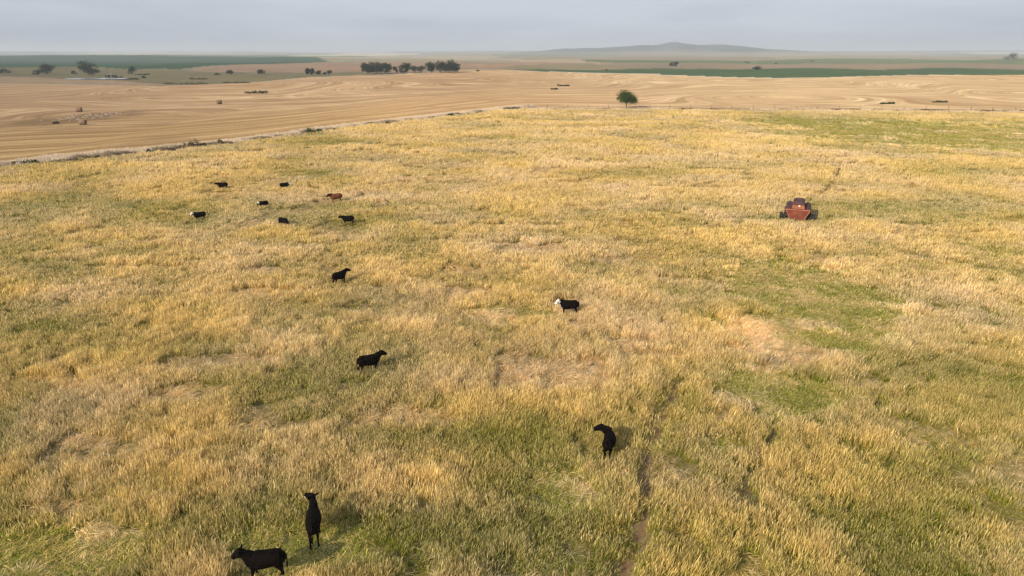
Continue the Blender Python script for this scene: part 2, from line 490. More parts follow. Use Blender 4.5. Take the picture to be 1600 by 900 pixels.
comb3 = N('ShaderNodeCombineXYZ'); lk(math2('MULTIPLY', a_ph.outputs['Fac'], 0.75), comb3.inputs['X'])
lk(math2('MULTIPLY', sepP.outputs['X'], 0.03), comb3.inputs['Y'])
rows3 = noise(1.0, 2, comb3.outputs['Vector'], .5)
stc = mixc(mrange(rows3, .36, .5, .55, 0), stc, (0.26, 0.175, 0.095))
stc = mixc(mrange(fine, .3, .7, .5, 0), stc, (0.30, 0.20, 0.10))
stc = mixc(mrange(mid, .50, .66, 0, .6), stc, (0.29, 0.205, 0.125))
stc = mixc(1.0, stc, a_col.outputs['Color'], 'MULTIPLY')
c = mixc(sep.outputs['Red'], base, stc)
# soil and litter under the pasture grass
lit = mixc(mrange(noise(5.0, 5), .35, .65, 0, 1), (0.12, 0.095, 0.040), (0.28, 0.215, 0.105))
lit = mixc(mrange(noise(0.08, 4), .4, .65, 0, .5), lit, (0.15, 0.155, 0.055))
lit = mixc(1.0, lit, a_col.outputs['Color'], 'MULTIPLY')
c = mixc(sep.outputs['Green'], c, lit)
dirt = mixc(mrange(noise(3.0, 5), .3, .7, 0, 1), (0.13, 0.085, 0.045), (0.23, 0.155, 0.085))
c = mixc(sep.outputs['Blue'], c, dirt)
trk = mixc(mrange(noise(1.0, 5), .3, .7, 0, 1), (0.17, 0.14, 0.10), (0.34, 0.28, 0.20))
c = mixc(a_use.outputs['Alpha'], c, trk)
b = N('ShaderNodeBsdfDiffuse'); b.inputs['Roughness'].default_value = .6
lk(c, b.inputs['Color'])
lk(b.outputs[0], out.inputs['Surface'])
M_ground = m
gme.materials.append(M_ground)
ground = bpy.data.objects.new('ground', gme); COL.objects.link(ground)
tag(ground, 'farmland with dry pasture, golden stubble rows and hazy green and brown fields to a low hill', None, None, 'structure')

# ------------------------------------------------------------------ haze
bm = bmesh.new(); bmesh.ops.create_cube(bm, size=1.0)
HZ0, HZ1 = float(GZ.min()) - 1.0, float(max(GZ.max(), 100)) + 8.0
for v in bm.verts: v.co = Vector((v.co.x * 33000, v.co.y * 33000, HZ0 if v.co.z < 0 else HZ1))
me = bpy.data.meshes.new('haze'); bm.to_mesh(me); bm.free()
m, nt, out = new_mat('haze_air')
pv = nt.nodes.new('ShaderNodeVolumePrincipled')
pv.inputs['Color'].default_value = (0.83, 0.92, 1.0, 1)
pv.inputs['Density'].default_value = 1.4e-4
pv.inputs['Anisotropy'].default_value = 0.0
nt.links.new(pv.outputs['Volume'], out.inputs['Volume'])
me.materials.append(m)
haze = bpy.data.objects.new('haze', me); COL.objects.link(haze)
tag(haze, 'pale blue haze lying over the plain', None, None, 'stuff')

# ------------------------------------------------------------------ pond far left
def ribbon(name, cx, cy, a, b, mat, n=48, z=0.25, rag=.15):
    vs = []
    for k in range(n):
        t = 2 * math.pi * k / n
        rr = 1 + rag * (random.random() - .5)
        x = cx + a * math.cos(t) * rr; y = cy + b * math.sin(t) * rr
        vs.append((x, y))
    zz = max(float(height(x, y)) for x, y in vs) + z
    return link_mesh(name, [(x, y, zz) for x, y in vs], [list(range(n))], mat)
m, nt, out = new_mat('pale_pond_water')
pb = nt.nodes.new('ShaderNodeBsdfPrincipled'); pb.inputs['Base Color'].default_value = (0.30, 0.31, 0.30, 1)
pb.inputs['Roughness'].default_value = 0.12
no = nt.nodes.new('ShaderNodeTexNoise'); no.inputs['Scale'].default_value = 0.5
bp_ = nt.nodes.new('ShaderNodeBump'); bp_.inputs['Strength'].default_value = .1
nt.links.new(no.outputs['Fac'], bp_.inputs['Height']); nt.links.new(bp_.outputs['Normal'], pb.inputs['Normal'])
nt.links.new(pb.outputs[0], out.inputs['Surface']); M_pond = m
pw = on_ground(152, 123.6)
pond = ribbon('pond', pw.x, pw.y, 27, 16, M_pond)
tag(pond, 'pale farm pond lying among scrub and trees', None, None, 'structure')

# ------------------------------------------------------------------ grass tufts
def grass_mat():
    m, nt, out = new_mat('pasture_grass_blades')
    N = lambda t, **kw: nt.nodes.new(t)
    ab = nt.nodes.new('ShaderNodeAttribute'); ab.attribute_name = 'blade'      # r: height up the blade, g: blade random, b: seed head
    ac = nt.nodes.new('ShaderNodeAttribute'); ac.attribute_type = 'INSTANCER'; ac.attribute_name = 'tone'  # r dry, g hue, b value
    s1 = nt.nodes.new('ShaderNodeSeparateColor'); nt.links.new(ab.outputs['Color'], s1.inputs[0])
    s2 = nt.nodes.new('ShaderNodeSeparateXYZ'); nt.links.new(ac.outputs['Vector'], s2.inputs[0])
    def mt(op, a, b, c=None, clamp=False):
        n = nt.nodes.new('ShaderNodeMath'); n.operation = op; n.use_clamp = clamp
        for k, v in enumerate((a, b, c)):
            if v is None: continue
            if isinstance(v, (int, float)): n.inputs[k].default_value = v
            else: nt.links.new(v, n.inputs[k])
        return n.outputs[0]
    def mx(f, a, b):
        n = nt.nodes.new('ShaderNodeMix'); n.data_type = 'RGBA'
        if isinstance(f, (int, float)): n.inputs['Factor'].default_value = f
        else: nt.links.new(f, n.inputs['Factor'])
        for k, v in (('A', a), ('B', b)):
            if isinstance(v, tuple): n.inputs[k].default_value = (*v, 1)
            else: nt.links.new(v, n.inputs[k])
        return n.outputs['Result']
    # dryness rises up the blade, differs per blade and per tuft
    f = mt('MULTIPLY_ADD', s1.outputs[0], 0.75, -0.42)
    f = mt('ADD', f, mt('MULTIPLY_ADD', s1.outputs[1], 0.85, -0.15))
    f = mt('ADD', f, mt('MULTIPLY_ADD', s2.outputs[0], 1.5, -0.55), clamp=True)
    green = mx(s1.outputs[1], (0.115, 0.175, 0.010), (0.38, 0.385, 0.030))
    gold = mx(s2.outputs[1], (0.77, 0.525, 0.160), (0.78, 0.555, 0.31))
    c = mx(f, green, gold)
    head = mx(s2.outputs[1], (0.90, 0.70, 0.30), (0.90, 0.73, 0.46))
    c = mx(mt('MULTIPLY', s1.outputs[2], mt('MULTIPLY_ADD', s2.outputs[0], .6, .45, clamp=True)), c, head)
    vm = nt.nodes.new('ShaderNodeVectorMath'); vm.operation = 'SCALE'
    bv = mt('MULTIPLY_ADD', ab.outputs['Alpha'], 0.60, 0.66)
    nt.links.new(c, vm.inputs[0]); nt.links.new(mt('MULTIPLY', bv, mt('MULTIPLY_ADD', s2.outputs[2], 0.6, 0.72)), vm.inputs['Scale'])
    d = nt.nodes.new('ShaderNodeBsdfDiffuse'); t = nt.nodes.new('ShaderNodeBsdfTranslucent')
    ms = nt.nodes.new('ShaderNodeMixShader'); ms.inputs[0].default_value = 0.35
    nt.links.new(vm.outputs[0], d.inputs['Color']); nt.links.new(vm.outputs[0], t.inputs['Color'])
    nt.links.new(d.outputs[0], ms.inputs[1]); nt.links.new(t.outputs[0], ms.inputs[2])
    nt.links.new(ms.outputs[0], out.inputs['Surface'])
    return m
M_grass = grass_mat()

def tuft(name, kind, nb, rad, h, w, seed, seg=3, mat=None):
    """kind: stand, lodge (blown flat towards +x), leafy (short)"""
    g = np.random.default_rng(seed)
    V = []; Fc = []; C = []
    for k in range(nb):
        a = g.uniform(0, 2 * math.pi); q = rad * math.sqrt(g.uniform(0, 1))
        bx, by = q * math.cos(a), q * math.sin(a)
        hh = h * (g.uniform(.45, 1.12) if kind == 'stand' else g.uniform(.6, 1.12)); ww = w * g.uniform(.6, 1.3)
        face = g.uniform(0, math.pi)
        sx, sy = math.cos(face), math.sin(face)
        if kind == 'stand':
            la = g.uniform(0, 2 * math.pi); lm = abs(g.normal(0, .12)) + .02; curl = g.uniform(.05, .5)
        elif kind == 'lodge':
            la = g.normal(0, .38); lm = g.uniform(.75, 1.9); curl = g.uniform(.3, 1.1)
        else:
            la = g.uniform(0, 2 * math.pi); lm = g.uniform(.2, .9); curl = g.uniform(.2, 1.0)
        lx, ly = math.cos(la), math.sin(la)
        has_head = g.uniform() < (.75 if kind != 'leafy' else .1)
        rnd = g.uniform(); rv = g.uniform()
        if kind == 'leafy': prof = [.9, 1.1, .8, 0]
        elif has_head: prof = [.55, .6, 1.5, 0]
        else: prof = [.9, .8, .5, 0]
        ts = [0, .45, .82, 1.0] if seg == 3 else [0, .72, 1.0]
        if seg == 2: prof = [prof[0], prof[2] if has_head else prof[1], 0]
        base = len(V)
        for t, p in zip(ts, prof):
            th = lm * (t ** (.6 if kind == 'lodge' else 1.2)) * (1 + curl * t)
            th = min(th, 1.62)
            # path length integrated roughly
            hx = hh * t * math.sin(th) ; hz = hh * t * math.cos(th * .92)
            hz = max(hz, 0.03 + .10 * g.uniform() if kind == 'lodge' and t > 0 else 0)
            cx, cy_ = bx + lx * hx, by + ly * hx
            hd = 1.0 if (has_head and t >= .8) or (has_head and seg == 2 and t > .6) else 0.0
            if p > 0:
                V += [(cx - sx * ww * p / 2, cy_ - sy * ww * p / 2, hz), (cx + sx * ww * p / 2, cy_ + sy * ww * p / 2, hz)]
                C += [(t, rnd, hd, rv)] * 2
            else:
                V.append((cx, cy_, hz)); C.append((t, rnd, hd, rv))
        n = len(ts)
        for i in range(n - 2):
            Fc.append((base + 2 * i, base + 2 * i + 1, base + 2 * i + 3, base + 2 * i + 2))
        Fc.append((base + 2 * (n - 2), base + 2 * (n - 2) + 1, base + 2 * (n - 1)))
    me = bpy.data.meshes.new(name)
    me.from_pydata(V, [], Fc); me.materials.append(mat or M_grass)
    at = me.attributes.new('blade', 'FLOAT_COLOR', 'POINT')
    at.data.foreach_set('color', np.array(C, np.float32).ravel())
    return bpy.data.objects.new(name, me)

def scatter(name, pts, rot, scl, idx, tone, sources):
    """one stuff object: a point per tuft, geometry nodes put the tufts on them"""
    me = bpy.data.meshes.new(name)
    n = len(pts)
    me.vertices.add(n); me.vertices.foreach_set('co', pts.astype(np.float32).ravel())
    for nm, ty, key, arr in (('rot', 'FLOAT_VECTOR', 'vector', rot), ('scl', 'FLOAT_VECTOR', 'vector', scl), ('tone', 'FLOAT_VECTOR', 'vector', tone), ('pick', 'INT', 'value', idx)):
        a = me.attributes.new(nm, ty, 'POINT')
        a.data.foreach_set(key, (arr.astype(np.int32) if ty == 'INT' else arr.astype(np.float32)).ravel())
    o = bpy.data.objects.new(name, me); COL.objects.link(o)
    cl = bpy.data.collections.new(name + '_tufts')
    for k, s_ in enumerate(sources):
        s_.name = 'tuft_%02d_%s' % (k, name); cl.objects.link(s_)
    ng = bpy.data.node_groups.new(name + '_scatter', 'GeometryNodeTree')
    ng.interface.new_socket('Geometry', in_out='INPUT', socket_type='NodeSocketGeometry')
    ng.interface.new_socket('Geometry', in_out='OUTPUT', socket_type='NodeSocketGeometry')
    gi = ng.nodes.new('NodeGroupInput'); go = ng.nodes.new('NodeGroupOutput')
    ci = ng.nodes.new('GeometryNodeCollectionInfo'); ci.inputs['Collection'].default_value = cl
    ci.inputs['Separate Children'].default_value = True; ci.inputs['Reset Children'].default_value = True
    ip = ng.nodes.new('GeometryNodeInstanceOnPoints'); ip.inputs['Pick Instance'].default_value = True
    mp = ng.nodes.new('GeometryNodeMeshToPoints')
    def na_(nm, dt):
        q = ng.nodes.new('GeometryNodeInputNamedAttribute'); q.data_type = dt; q.inputs['Name'].default_value = nm; return q.outputs[0]
    e2r = ng.nodes.new('FunctionNodeEulerToRotation')
    ng.links.new(gi.outputs[0], mp.inputs['Mesh']); ng.links.new(mp.outputs[0], ip.inputs['Points'])
    ng.links.new(ci.outputs[0], ip.inputs['Instance'])
    ng.links.new(na_('pick', 'INT'), ip.inputs['Instance Index'])
    ng.links.new(na_('rot', 'FLOAT_VECTOR'), e2r.inputs[0]); ng.links.new(e2r.outputs[0], ip.inputs['Rotation'])
    ng.links.new(na_('scl', 'FLOAT_VECTOR'), ip.inputs['Scale'])
    ng.links.new(ip.outputs[0], go.inputs[0])
    md = o.modifiers.new('scatter', 'NODES'); md.node_group = ng
    return o

# --- tuft points over the pasture
def sample_points(r0, r1, dens, half=0.80, pad=3.0):
    """dens(r) tufts per square metre; wedge a bit wider than the view"""
    out_ = []
    edges = np.geomspace(r0, r1, 40)
    for a, b in zip(edges[:-1], edges[1:]):
        ang = math.atan(half) + pad / a
        area = ang * (b * b - a * a)
        n = int(area * dens((a + b) / 2))
        r = np.sqrt(RNG.uniform(a * a, b * b, n)); t = RNG.uniform(-ang, ang, n)
        out_.append(np.stack([r * np.sin(t), r * np.cos(t)], 1))
    return np.concatenate(out_)

def dens(r):
    return 11.5 * min(1.0, (46.0 / r)) ** 1.05
P = sample_points(15.0, 330.0, dens)
P = P[P[:, 1] < yb(P[:, 0]) - 0.5 + RNG.uniform(-.8, .5, len(P))]
X, Y = P[:, 0], P[:, 1]
r = np.hypot(X, Y)
tm = trail_mask(X, Y, .24)
wobE = (fbm(X / 3.0, Y / 3.0, 17, 2) - .5) * .9
short = emask(E_short, X, Y, .3, wobE)
lodge = emask(E_lodge, X, Y, .3, wobE * 1.2)
green = np.maximum(emask(E_green[5:], X, Y, .5, wobE) * .9, emask(E_green[:5], X, Y, .5, wobE) * 1.5)
# drifts: long bands across the view as the land rolls
COWPX = [(410, 873), (490, 812), (956, 688), (578, 562), (888, 476), (531, 431), (543, 342), (443, 345), (311, 336), (411, 318), (524, 307), (445, 289), (347, 289)]
E_cow = []
for cpx, cpy in COWPX:
    cp_ = flat(cpx, cpy, .88); E_cow.append((cp_.x, cp_.y - .6 - .01 * cp_.y, 1.4, 1.2 + .012 * cp_.y))
cowm = np.maximum(np.maximum(emask(E_cow[:2], X, Y, .4, wobE * .6), .5 * emask(E_cow[4:6] + E_cow[8:9], X, Y, .4, wobE * .6)), .15 * emask(E_cow, X, Y, .4, wobE * .6))
drift = fbm(X / 26 + Y / 60, Y / 15, 101, 3)
far_f = sstep(60, 140, r)
drift2 = fbm(X / 5.0 + Y / 14, Y / 4.0, 111, 3) * (1 - far_f) + fbm(X / 12.0 + Y / 40, Y / 9.0, 113, 4) * far_f
drift2 = .5 + (drift2 - .5) * 1.15
drift3 = fbm(X / 1.3, Y / 1.3, 121, 2)
pinkn = fbm(X / 9, Y / 7, 131, 3)
# small lodged swirls anywhere
lodge = np.maximum(lodge, sstep(.69, .74, fbm(X / 4.5, Y / 3.5, 141, 2)) * .85)
edge_d = yb(X) - Y
track = (X < 12) & (np.abs(edge_d - 2.0 + (vnoise(X / 3, Y / 3, 2) - .5)) < 1.3)
keep = (RNG.uniform(0, 1, len(X)) > tm * .93) & (RNG.uniform(0, 1, len(X)) > emask(E_bare, X, Y, .5) * .6)
keep &= ~(track & (RNG.uniform(0, 1, len(X)) < .85))
keep &= RNG.uniform(0, 1, len(X)) > sstep(.42, .25, drift3) * .35
keep &= RNG.uniform(0, 1, len(X)) > cowm * .3
sel = lambda *a: [q[keep] for q in a]
X, Y, r, short, lodge, green, drift, drift2, drift3, pinkn, tm, cowm, far_f = sel(X, Y, r, short, lodge, green, drift, drift2, drift3, pinkn, tm, cowm, far_f)
n = len(X)
near_f = sstep(60, 24, r)
dry = .545 + (drift - .5) * .85 + (drift2 - .5) * .70 + (drift3 - .5) * .3 - green * .24 - near_f * .30 + .02 + RNG.normal(0, .06, n) * (1 - .45 * far_f)
dry += sstep(60, 180, r) * .10
dry = dry + .0
dry = np.clip(np.where(lodge > .5, dry + .25, dry), 0, 1)
hue = np.clip(.38 + (pinkn - .5) * 1.6 + lodge * .35 + RNG.normal(0, .12, n), 0, 1)
val = np.clip(.5 + (drift2 - .5) * .5 + RNG.normal(0, .20, n) * (1 - .45 * far_f), 0, 1)
u = RNG.uniform(0, 1, n)
val = np.clip(val + .50 * (short > .3), 0, 1.2)
kind = np.zeros(n, int)                                     # 0 stand, 1 lodge, 2 leafy
kind[u < .08 + .10 * (1 - drift2)] = 2
kind[(lodge > RNG.uniform(.3, .8, n))] = 1
kind[(short > RNG.uniform(.3, .8, n)) & (kind != 1)] = 2
dry = np.where((kind == 2) & (short > .3), np.clip(dry * .45 + .20 + .30 * (drift3 - .4), .27, .54), dry)
lod = np.digitize(r + RNG.normal(0, 6, n), [62, 130])
sub = RNG.integers(0, 3, n)
kind[(kind == 1) & (RNG.uniform(0, 1, n) < .22)] = 2
idx = lod * 7 + np.where(kind == 0, sub, np.where(kind == 1, 3 + sub % 2, 5 + sub % 2))
src = []
for l, (nb, wd, rd, sg) in enumerate([(62, .0150, .40, 3), (44, .026, .48, 3), (28, .046, .52, 2)]):
    for q in range(3): src.append(tuft('a', 'stand', nb, rd, .90, wd, 10 + l * 10 + q, sg))
    for q in range(2): src.append(tuft('b', 'lodge', int(nb * .9), rd * .6, .82, wd * 1.0, 110 + l * 10 + q, sg))
    for q in range(2): src.append(tuft('c', 'leafy', int(nb * 1.0), rd * .8, .36, wd * 1.5, 210 + l * 10 + q, sg))
hgt = (.48 + .62 * drift2 * (.6 + .8 * drift3)) * RNG.uniform(.84, 1.14, n)
hgt = hgt * (1 - .55 * short * (kind == 0))
hgt = np.where(kind == 2, RNG.uniform(.7, 1.4, n) * (1 - .35 * short), hgt)
fe = sstep(16, 3, yb(X) - Y) * (X > 0)
hue = np.clip(hue + fe * .4 + .45 * short, 0, 1); dry = np.clip(dry + fe * .25, 0, 1)
hgt = hgt * (1 - .35 * fe)
hgt = hgt * (1 - .5 * sstep(0.02, .5, tm))
hgt = hgt * np.where(kind == 1, RNG.uniform(.5, 1.5, n), 1)
wid = np.where(kind == 0, RNG.uniform(.8, 1.2, n), RNG.uniform(.9, 1.3, n))
hgt = hgt * (1 - .55 * cowm)
scl = np.stack([wid, wid, hgt], 1)
ang = (fbm(X / 2.6, Y / 2.6, 151, 2) - .5) * 6 * math.pi      # swirl direction where lodged
ang = np.where(kind == 1, ang + RNG.normal(0, .45, n), RNG.uniform(0, 2 * math.pi, n))
wl_ = .10 + .35 * vnoise(X / 7, Y / 7, 161)                  # the wind's lean, to the right
rot = np.stack([RNG.normal(0, .07, n), np.where(kind == 0, wl_ * RNG.uniform(.3, 1.3, n) * .6, 0), np.zeros(n)], 1)
# the lean must be in world space: build euler from matrix Rlean * Rz
rx, ry = rot[:, 0], rot[:, 1]
ca, sa = np.cos(ang), np.sin(ang); cx_, sx_ = np.cos(rx), np.sin(rx); cyy_, sy_ = np.cos(ry), np.sin(ry)
# R = Ry * Rx * Rz  -> XYZ euler (Z*Y*X)
R00 = cyy_ * ca + sy_ * sx_ * sa; R10 = cx_ * sa; R20 = -sy_ * ca + cyy_ * sx_ * sa
R21 = sy_ * sa + cyy_ * sx_ * ca; R22 = cyy_ * cx_
ey = -np.arcsin(np.clip(R20, -1, 1)); ex = np.arctan2(R21, R22); ez = np.arctan2(R10, R00)
rot = np.stack([ex, ey, ez], 1)
pts = np.stack([X, Y, height(X, Y) - .02], 1)
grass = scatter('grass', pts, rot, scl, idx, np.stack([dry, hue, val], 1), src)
tag(grass, 'tall green and golden pasture grass, standing and lodged, with pale seed heads', None, None, 'stuff')
print('tufts', n)

# --- verge weeds between track and stubble, and along the far fence
def weeds_mat():
    m, nt, out = new_mat('dry_weeds')
    ab = nt.nodes.new('ShaderNodeAttribute'); ab.attribute_name = 'blade'
    ac = nt.nodes.new('ShaderNodeAttribute'); ac.attribute_type = 'INSTANCER'; ac.attribute_name = 'tone'
    s2 = nt.nodes.new('ShaderNodeSeparateXYZ'); nt.links.new(ac.outputs['Vector'], s2.inputs[0])
    rp = nt.nodes.new('ShaderNodeValToRGB')
    e = rp.color_ramp.elements; e[0].position = 0; e[0].color = (0.10, 0.085, 0.05, 1); e[1].position = 1; e[1].color = (0.74, 0.62, 0.47, 1)
    q = e.new(.35); q.color = (0.36, 0.28, 0.19, 1)
    nt.links.new(s2.outputs[0], rp.inputs[0])
    d = nt.nodes.new('ShaderNodeBsdfDiffuse'); nt.links.new(rp.outputs[0], d.inputs['Color'])
    nt.links.new(d.outputs[0], out.inputs['Surface'])
    return m
M_weeds = weeds_mat()
wx_, wy_ = [], []
for k in range(19000):
    t = random.random()
    x = -170 + t * 178
    o_ = random.gauss(4.6, 2.2)
    wx_.append(x); wy_.append(float(yb(x)) + o_ * 1.2)
for k in range(4000):                                  # ragged edge on the far fence
    x = random.uniform(5, 235); wx_.append(x); wy_.append(float(yb(x)) + random.gauss(1.2, .9))
WX, WY = np.array(wx_), np.array(wy_); nw = len(WX)
wt = np.clip(fbm(WX / 5, WY / 2.5, 171, 3) * 2.4 - .35 + .10 * (WY - yb(WX) - 3.5) + RNG.normal(0, .12, nw), 0, 1)  # near side toned darker, imitating shade at the foot of the verge
hh = .8 * RNG.uniform(.5, 1.25, nw) * (.5 + .9 * fbm(WX / 6, WY / 6, 181, 2)); hh[19000:] *= .75
wsrc = [tuft('w', 'stand', 22, .38, .9, .034, 310 + q, 2, M_weeds) for q in range(3)]
weeds = scatter('verge_weeds', np.stack([WX, WY, height(WX, WY)], 1), np.stack([np.zeros(nw), np.zeros(nw), RNG.uniform(0, 6.28, nw)], 1),
                np.stack([np.full(nw, 1.1)] * 2 + [hh], 1), RNG.integers(0, 3, nw), np.stack([wt, wt, wt], 1), wsrc)
tag(weeds, 'pale dry weeds and brown scrub growing along the field boundary', None, None, 'stuff')

# ------------------------------------------------------------------ cattle
def loft(rings, segs=20, ref=Vector((0, 1, 0))):
    """rings: (centre, half width along ref side, half height); closed ends"""
    vs, fs = [], []
    n = len(rings)
    for i, (c, rw, rh) in enumerate(rings):
        c = Vector(c)
        a = Vector(rings[max(i - 1, 0)][0]); b = Vector(rings[min(i + 1, n - 1)][0])
        t = (b - a).normalized()
        side = (ref - t * ref.dot(t))
        side = side.normalized() if side.length > 1e-4 else Vector((1, 0, 0))
        up = side.cross(t).normalized()
        for k in range(segs):
            q = 2 * math.pi * k / segs
            vs.append(c + side * (rw * math.cos(q)) + up * (rh * math.sin(q)))
    for i in range(n - 1):
        for k in range(segs):
            k2 = (k + 1) % segs
            fs.append((i * segs + k, i * segs + k2, (i + 1) * segs + k2, (i + 1) * segs + k))
    fs.append(tuple(reversed(range(segs)))); fs.append(tuple((n - 1) * segs + k for k in range(segs)))
    return vs, fs

def dirv(yaw, pitch):
    return Vector((math.cos(pitch) * math.cos(yaw), math.cos(pitch) * math.sin(yaw), math.sin(pitch)))

def make_cow(px, py, heading, label, s=1.0, neck=(0, 35), head=(0, -20), coat='black', face='black', step=0.0, seed=0,
             bend=0.0, fat=1.0, chest_white=False, dark_head=False, voxel=.02, eyes=False, tail=0.0):
    """heading: degrees, 0 = faces right in the photo (+x), 90 = away; neck, head: (yaw, pitch) in degrees from the body's own line"""
    rg = random.Random(seed)
    V, Fs = [], []
    def add(vf):
        b0 = len(V); V.extend(vf[0]); Fs.extend([tuple(b0 + i for i in f) for f in vf[1]])
    tr = [(-.86, 1.03, .06, .06), (-.83, .97, .17, .15), (-.74, .93, .28, .235), (-.52, .90, .31, .27), (-.25, .87, .32, .285),
          (0.03, .85, .34, .29), (.26, .85, .35, .265), (.44, .875, .305, .21), (.57, .92, .245, .17), (.66, .96, .13, .10)]
    bend_r = math.radians(bend)
    def sp(x, z, y=0.0):                     # trunk bends sideways ahead of the hips
        t = max(0, x + .5)
        return Vector((x - (t * t) * abs(math.sin(bend_r)) * .15, y + t * t * math.sin(bend_r) * .55, z))
    add(loft([(sp(x, z), w * fat, h) for x, z, h, w in tr], 24))
    add(loft([(sp(.30, 1.06), .10, .10), (sp(.40, 1.10), .12, .12), (sp(.52, 1.08), .10, .12)], 14))    # withers
    add(loft([(sp(-.74, 1.08), .15, .08), (sp(-.6, 1.11), .17, .09), (sp(-.42, 1.09), .14, .09)], 14))  # hips
    ny, np_ = math.radians(neck[0]) , math.radians(neck[1])
    tv = math.atan2(2 * .97 * math.sin(bend_r) * .55, 1.0)
    nd = dirv(ny + tv, np_)
    nb = sp(.46, .98)
    NL = .39
    c1 = nb + nd * NL * .5; c2 = nb + nd * NL
    add(loft([(nb - nd * .06, .19, .28), (nb + nd * .12, .165, .25), (c1, .155, .22), (nb + nd * NL * .8, .12, .175), (c2, .105, .15)], 18, ref=Vector((-nd.y, nd.x, 0))))
    # dewlap
    add(loft([(sp(.55, .70), .04, .10), (sp(.60, .78) , .04, .12), (c1 - Vector((0, 0, .10)), .03, .08), (c2 - Vector((0, 0, .06)), .03, .05)], 12, ref=Vector((-nd.y, nd.x, 0))))
    hy, hp = math.radians(head[0]) + ny + tv, math.radians(head[1])
    hd = dirv(hy, hp); side = Vector((-math.sin(hy), math.cos(hy), 0)); hup = side.cross(hd) * -1
    if hup.z < 0 and abs(hp) < 1.2: hup = -hup
    hb = c2 + Vector((0, 0, .02))
    add(loft([(hb - hd * .11, .08, .09), (hb - hd * .04, .13, .15), (hb + hd * .06, .145, .165), (hb + hd * .16, .13, .15), (hb + hd * .25, .098, .118),
              (hb + hd * .35, .096, .105), (hb + hd * .40, .088, .086), (hb + hd * .42, .06, .06)], 18, ref=side))
    for sg in (-1, 1):                       # ears
        e0 = hb + side * sg * .09 + hup * .05 - hd * .01
        ed = (side * sg * .9 + hup * rg.uniform(.1, .45) - hd * .25).normalized()
        fl = ed.cross(hd).normalized()
        add(loft([(e0, .03, .022), (e0 + ed * .07, .055, .020), (e0 + ed * .14, .048, .018), (e0 + ed * .20, .015, .012)], 10, ref=fl))
    st = step
    front = [(1, rg.uniform(-.03, .03) + st * .16), (-1, rg.uniform(-.03, .03) - st * .16)]
    hind = [(1, rg.uniform(-.03, .03) - st * .18), (-1, rg.uniform(-.03, .03) + st * .18)]
    for sg, dx in front:
        p = lambda x, z, y: sp(x, z, sg * y)
        add(loft([(p(.36, .92, .11), .075, .17), (p(.38, .72, .145), .085, .14), (p(.37 + dx * .1, .58, .15), .07, .095), (p(.38 + dx * .5, .38, .145), .054, .060),
                  (p(.385 + dx * .55, .33, .145), .045, .05), (p(.37 + dx * .85, .13, .14), .033, .036), (p(.385 + dx * .95, .07, .14), .042, .046), (p(.40 + dx, .0, .14), .052, .06)], 14))
    for sg, dx in hind:
        p = lambda x, z, y: sp(x, z, sg * y)
        add(loft([(p(-.62, .98, .11), .10, .20), (p(-.60, .80, .135), .095, .20), (p(-.585, .64, .14), .075, .125), (p(-.66 + dx * .4, .50, .14), .052, .075),
                  (p(-.72 + dx * .6, .40, .138), .042, .055), (p(-.705 + dx * .75, .27, .135), .034, .042), (p(-.68 + dx * .95, .11, .135), .036, .04), (p(-.655 + dx, .0, .135), .05, .06)], 14))
    tw = tail
    add(loft([(sp(-.80, 1.12), .035, .04), (sp(-.88, 1.06), .03, .03), (sp(-.91 - .02, .90, tw * .05), .022, .022), (sp(-.91, .66, tw * .12), .022, .022),
              (sp(-.90, .55, tw * .16), .04, .04), (sp(-.89, .42, tw * .18), .035, .035), (sp(-.88, .34, tw * .18), .012, .012)], 10))
    me = bpy.data.meshes.new('cow_src'); me.from_pydata([tuple(v) for v in V], [], Fs); me.update()
    tmp = bpy.data.objects.new('cow_src', me); COL.objects.link(tmp)
    rm = tmp.modifiers.new('r', 'REMESH'); rm.mode = 'VOXEL'; rm.voxel_size = voxel; rm.use_smooth_shade = True
    sm = tmp.modifiers.new('s', 'SMOOTH'); sm.factor = .5; sm.iterations = 3
    dg = bpy.context.evaluated_depsgraph_get(); dg.update()
    nm = bpy.data.meshes.new_from_object(tmp.evaluated_get(dg))
    bpy.data.objects.remove(tmp); bpy.data.meshes.remove(me)
    nm.name = 'cow'
    co = np.zeros(len(nm.vertices) * 3); nm.vertices.foreach_get('co', co); co = co.reshape(-1, 3)
    nf = len(nm.polygons); fc = np.zeros(nf * 3); nm.polygons.foreach_get('center', fc); fc = fc.reshape(-1, 3)
    mi = np.zeros(nf, np.int32)
    H = np.array(hb); D = np.array(hd); S = np.array(side)
    q = (fc - H) @ D; sd = (fc - H) @ S; dist = np.linalg.norm(fc - H - np.outer(q, D), axis=1)
    mats = [M_brown if coat == 'brown' else M_black, M_white, M_nose, M_darkbrown]
    headm = (q > -.05) & (dist < .19)
    if face == 'white':
        wm = (q > -.10) & (dist < .18) & (np.abs(sd) < .15)
        mi[wm] = 1
        en = (np.abs(q - .14) < .035) & (np.abs(sd) > .105) & headm; mi[en] = 0
    if face == 'stripe':
        mi[(q > -.16) & (q < .16) & (dist < .2)] = 1
    if face == 'muzzle':
        mi[(q > .32) & headm & (((fc - H) @ np.array(hup)) < .0)] = 1
    if chest_white:
        nq = (fc - np.array(sp(.5, .9))); mi[(fc[:, 0] > .50) & (np.abs(fc[:, 1]) < .10 + .03 * np.sin(fc[:, 2] * 30)) & (fc[:, 2] < .98) & (fc[:, 2] > .6) & (mi == 0)] = 1
    mi[(q > .41) & headm] = 2
    if dark_head:
        mi[(q > -.35) & (dist < .26) & (mi != 2)] = 3
        mi[(fc[:, 2] < .45)] = 3
    nm.materials.clear()
    for mm in mats: nm.materials.append(mm)
    nm.polygons.foreach_set('material_index', mi)
    nm.polygons.foreach_set('use_smooth', np.ones(nf, bool))
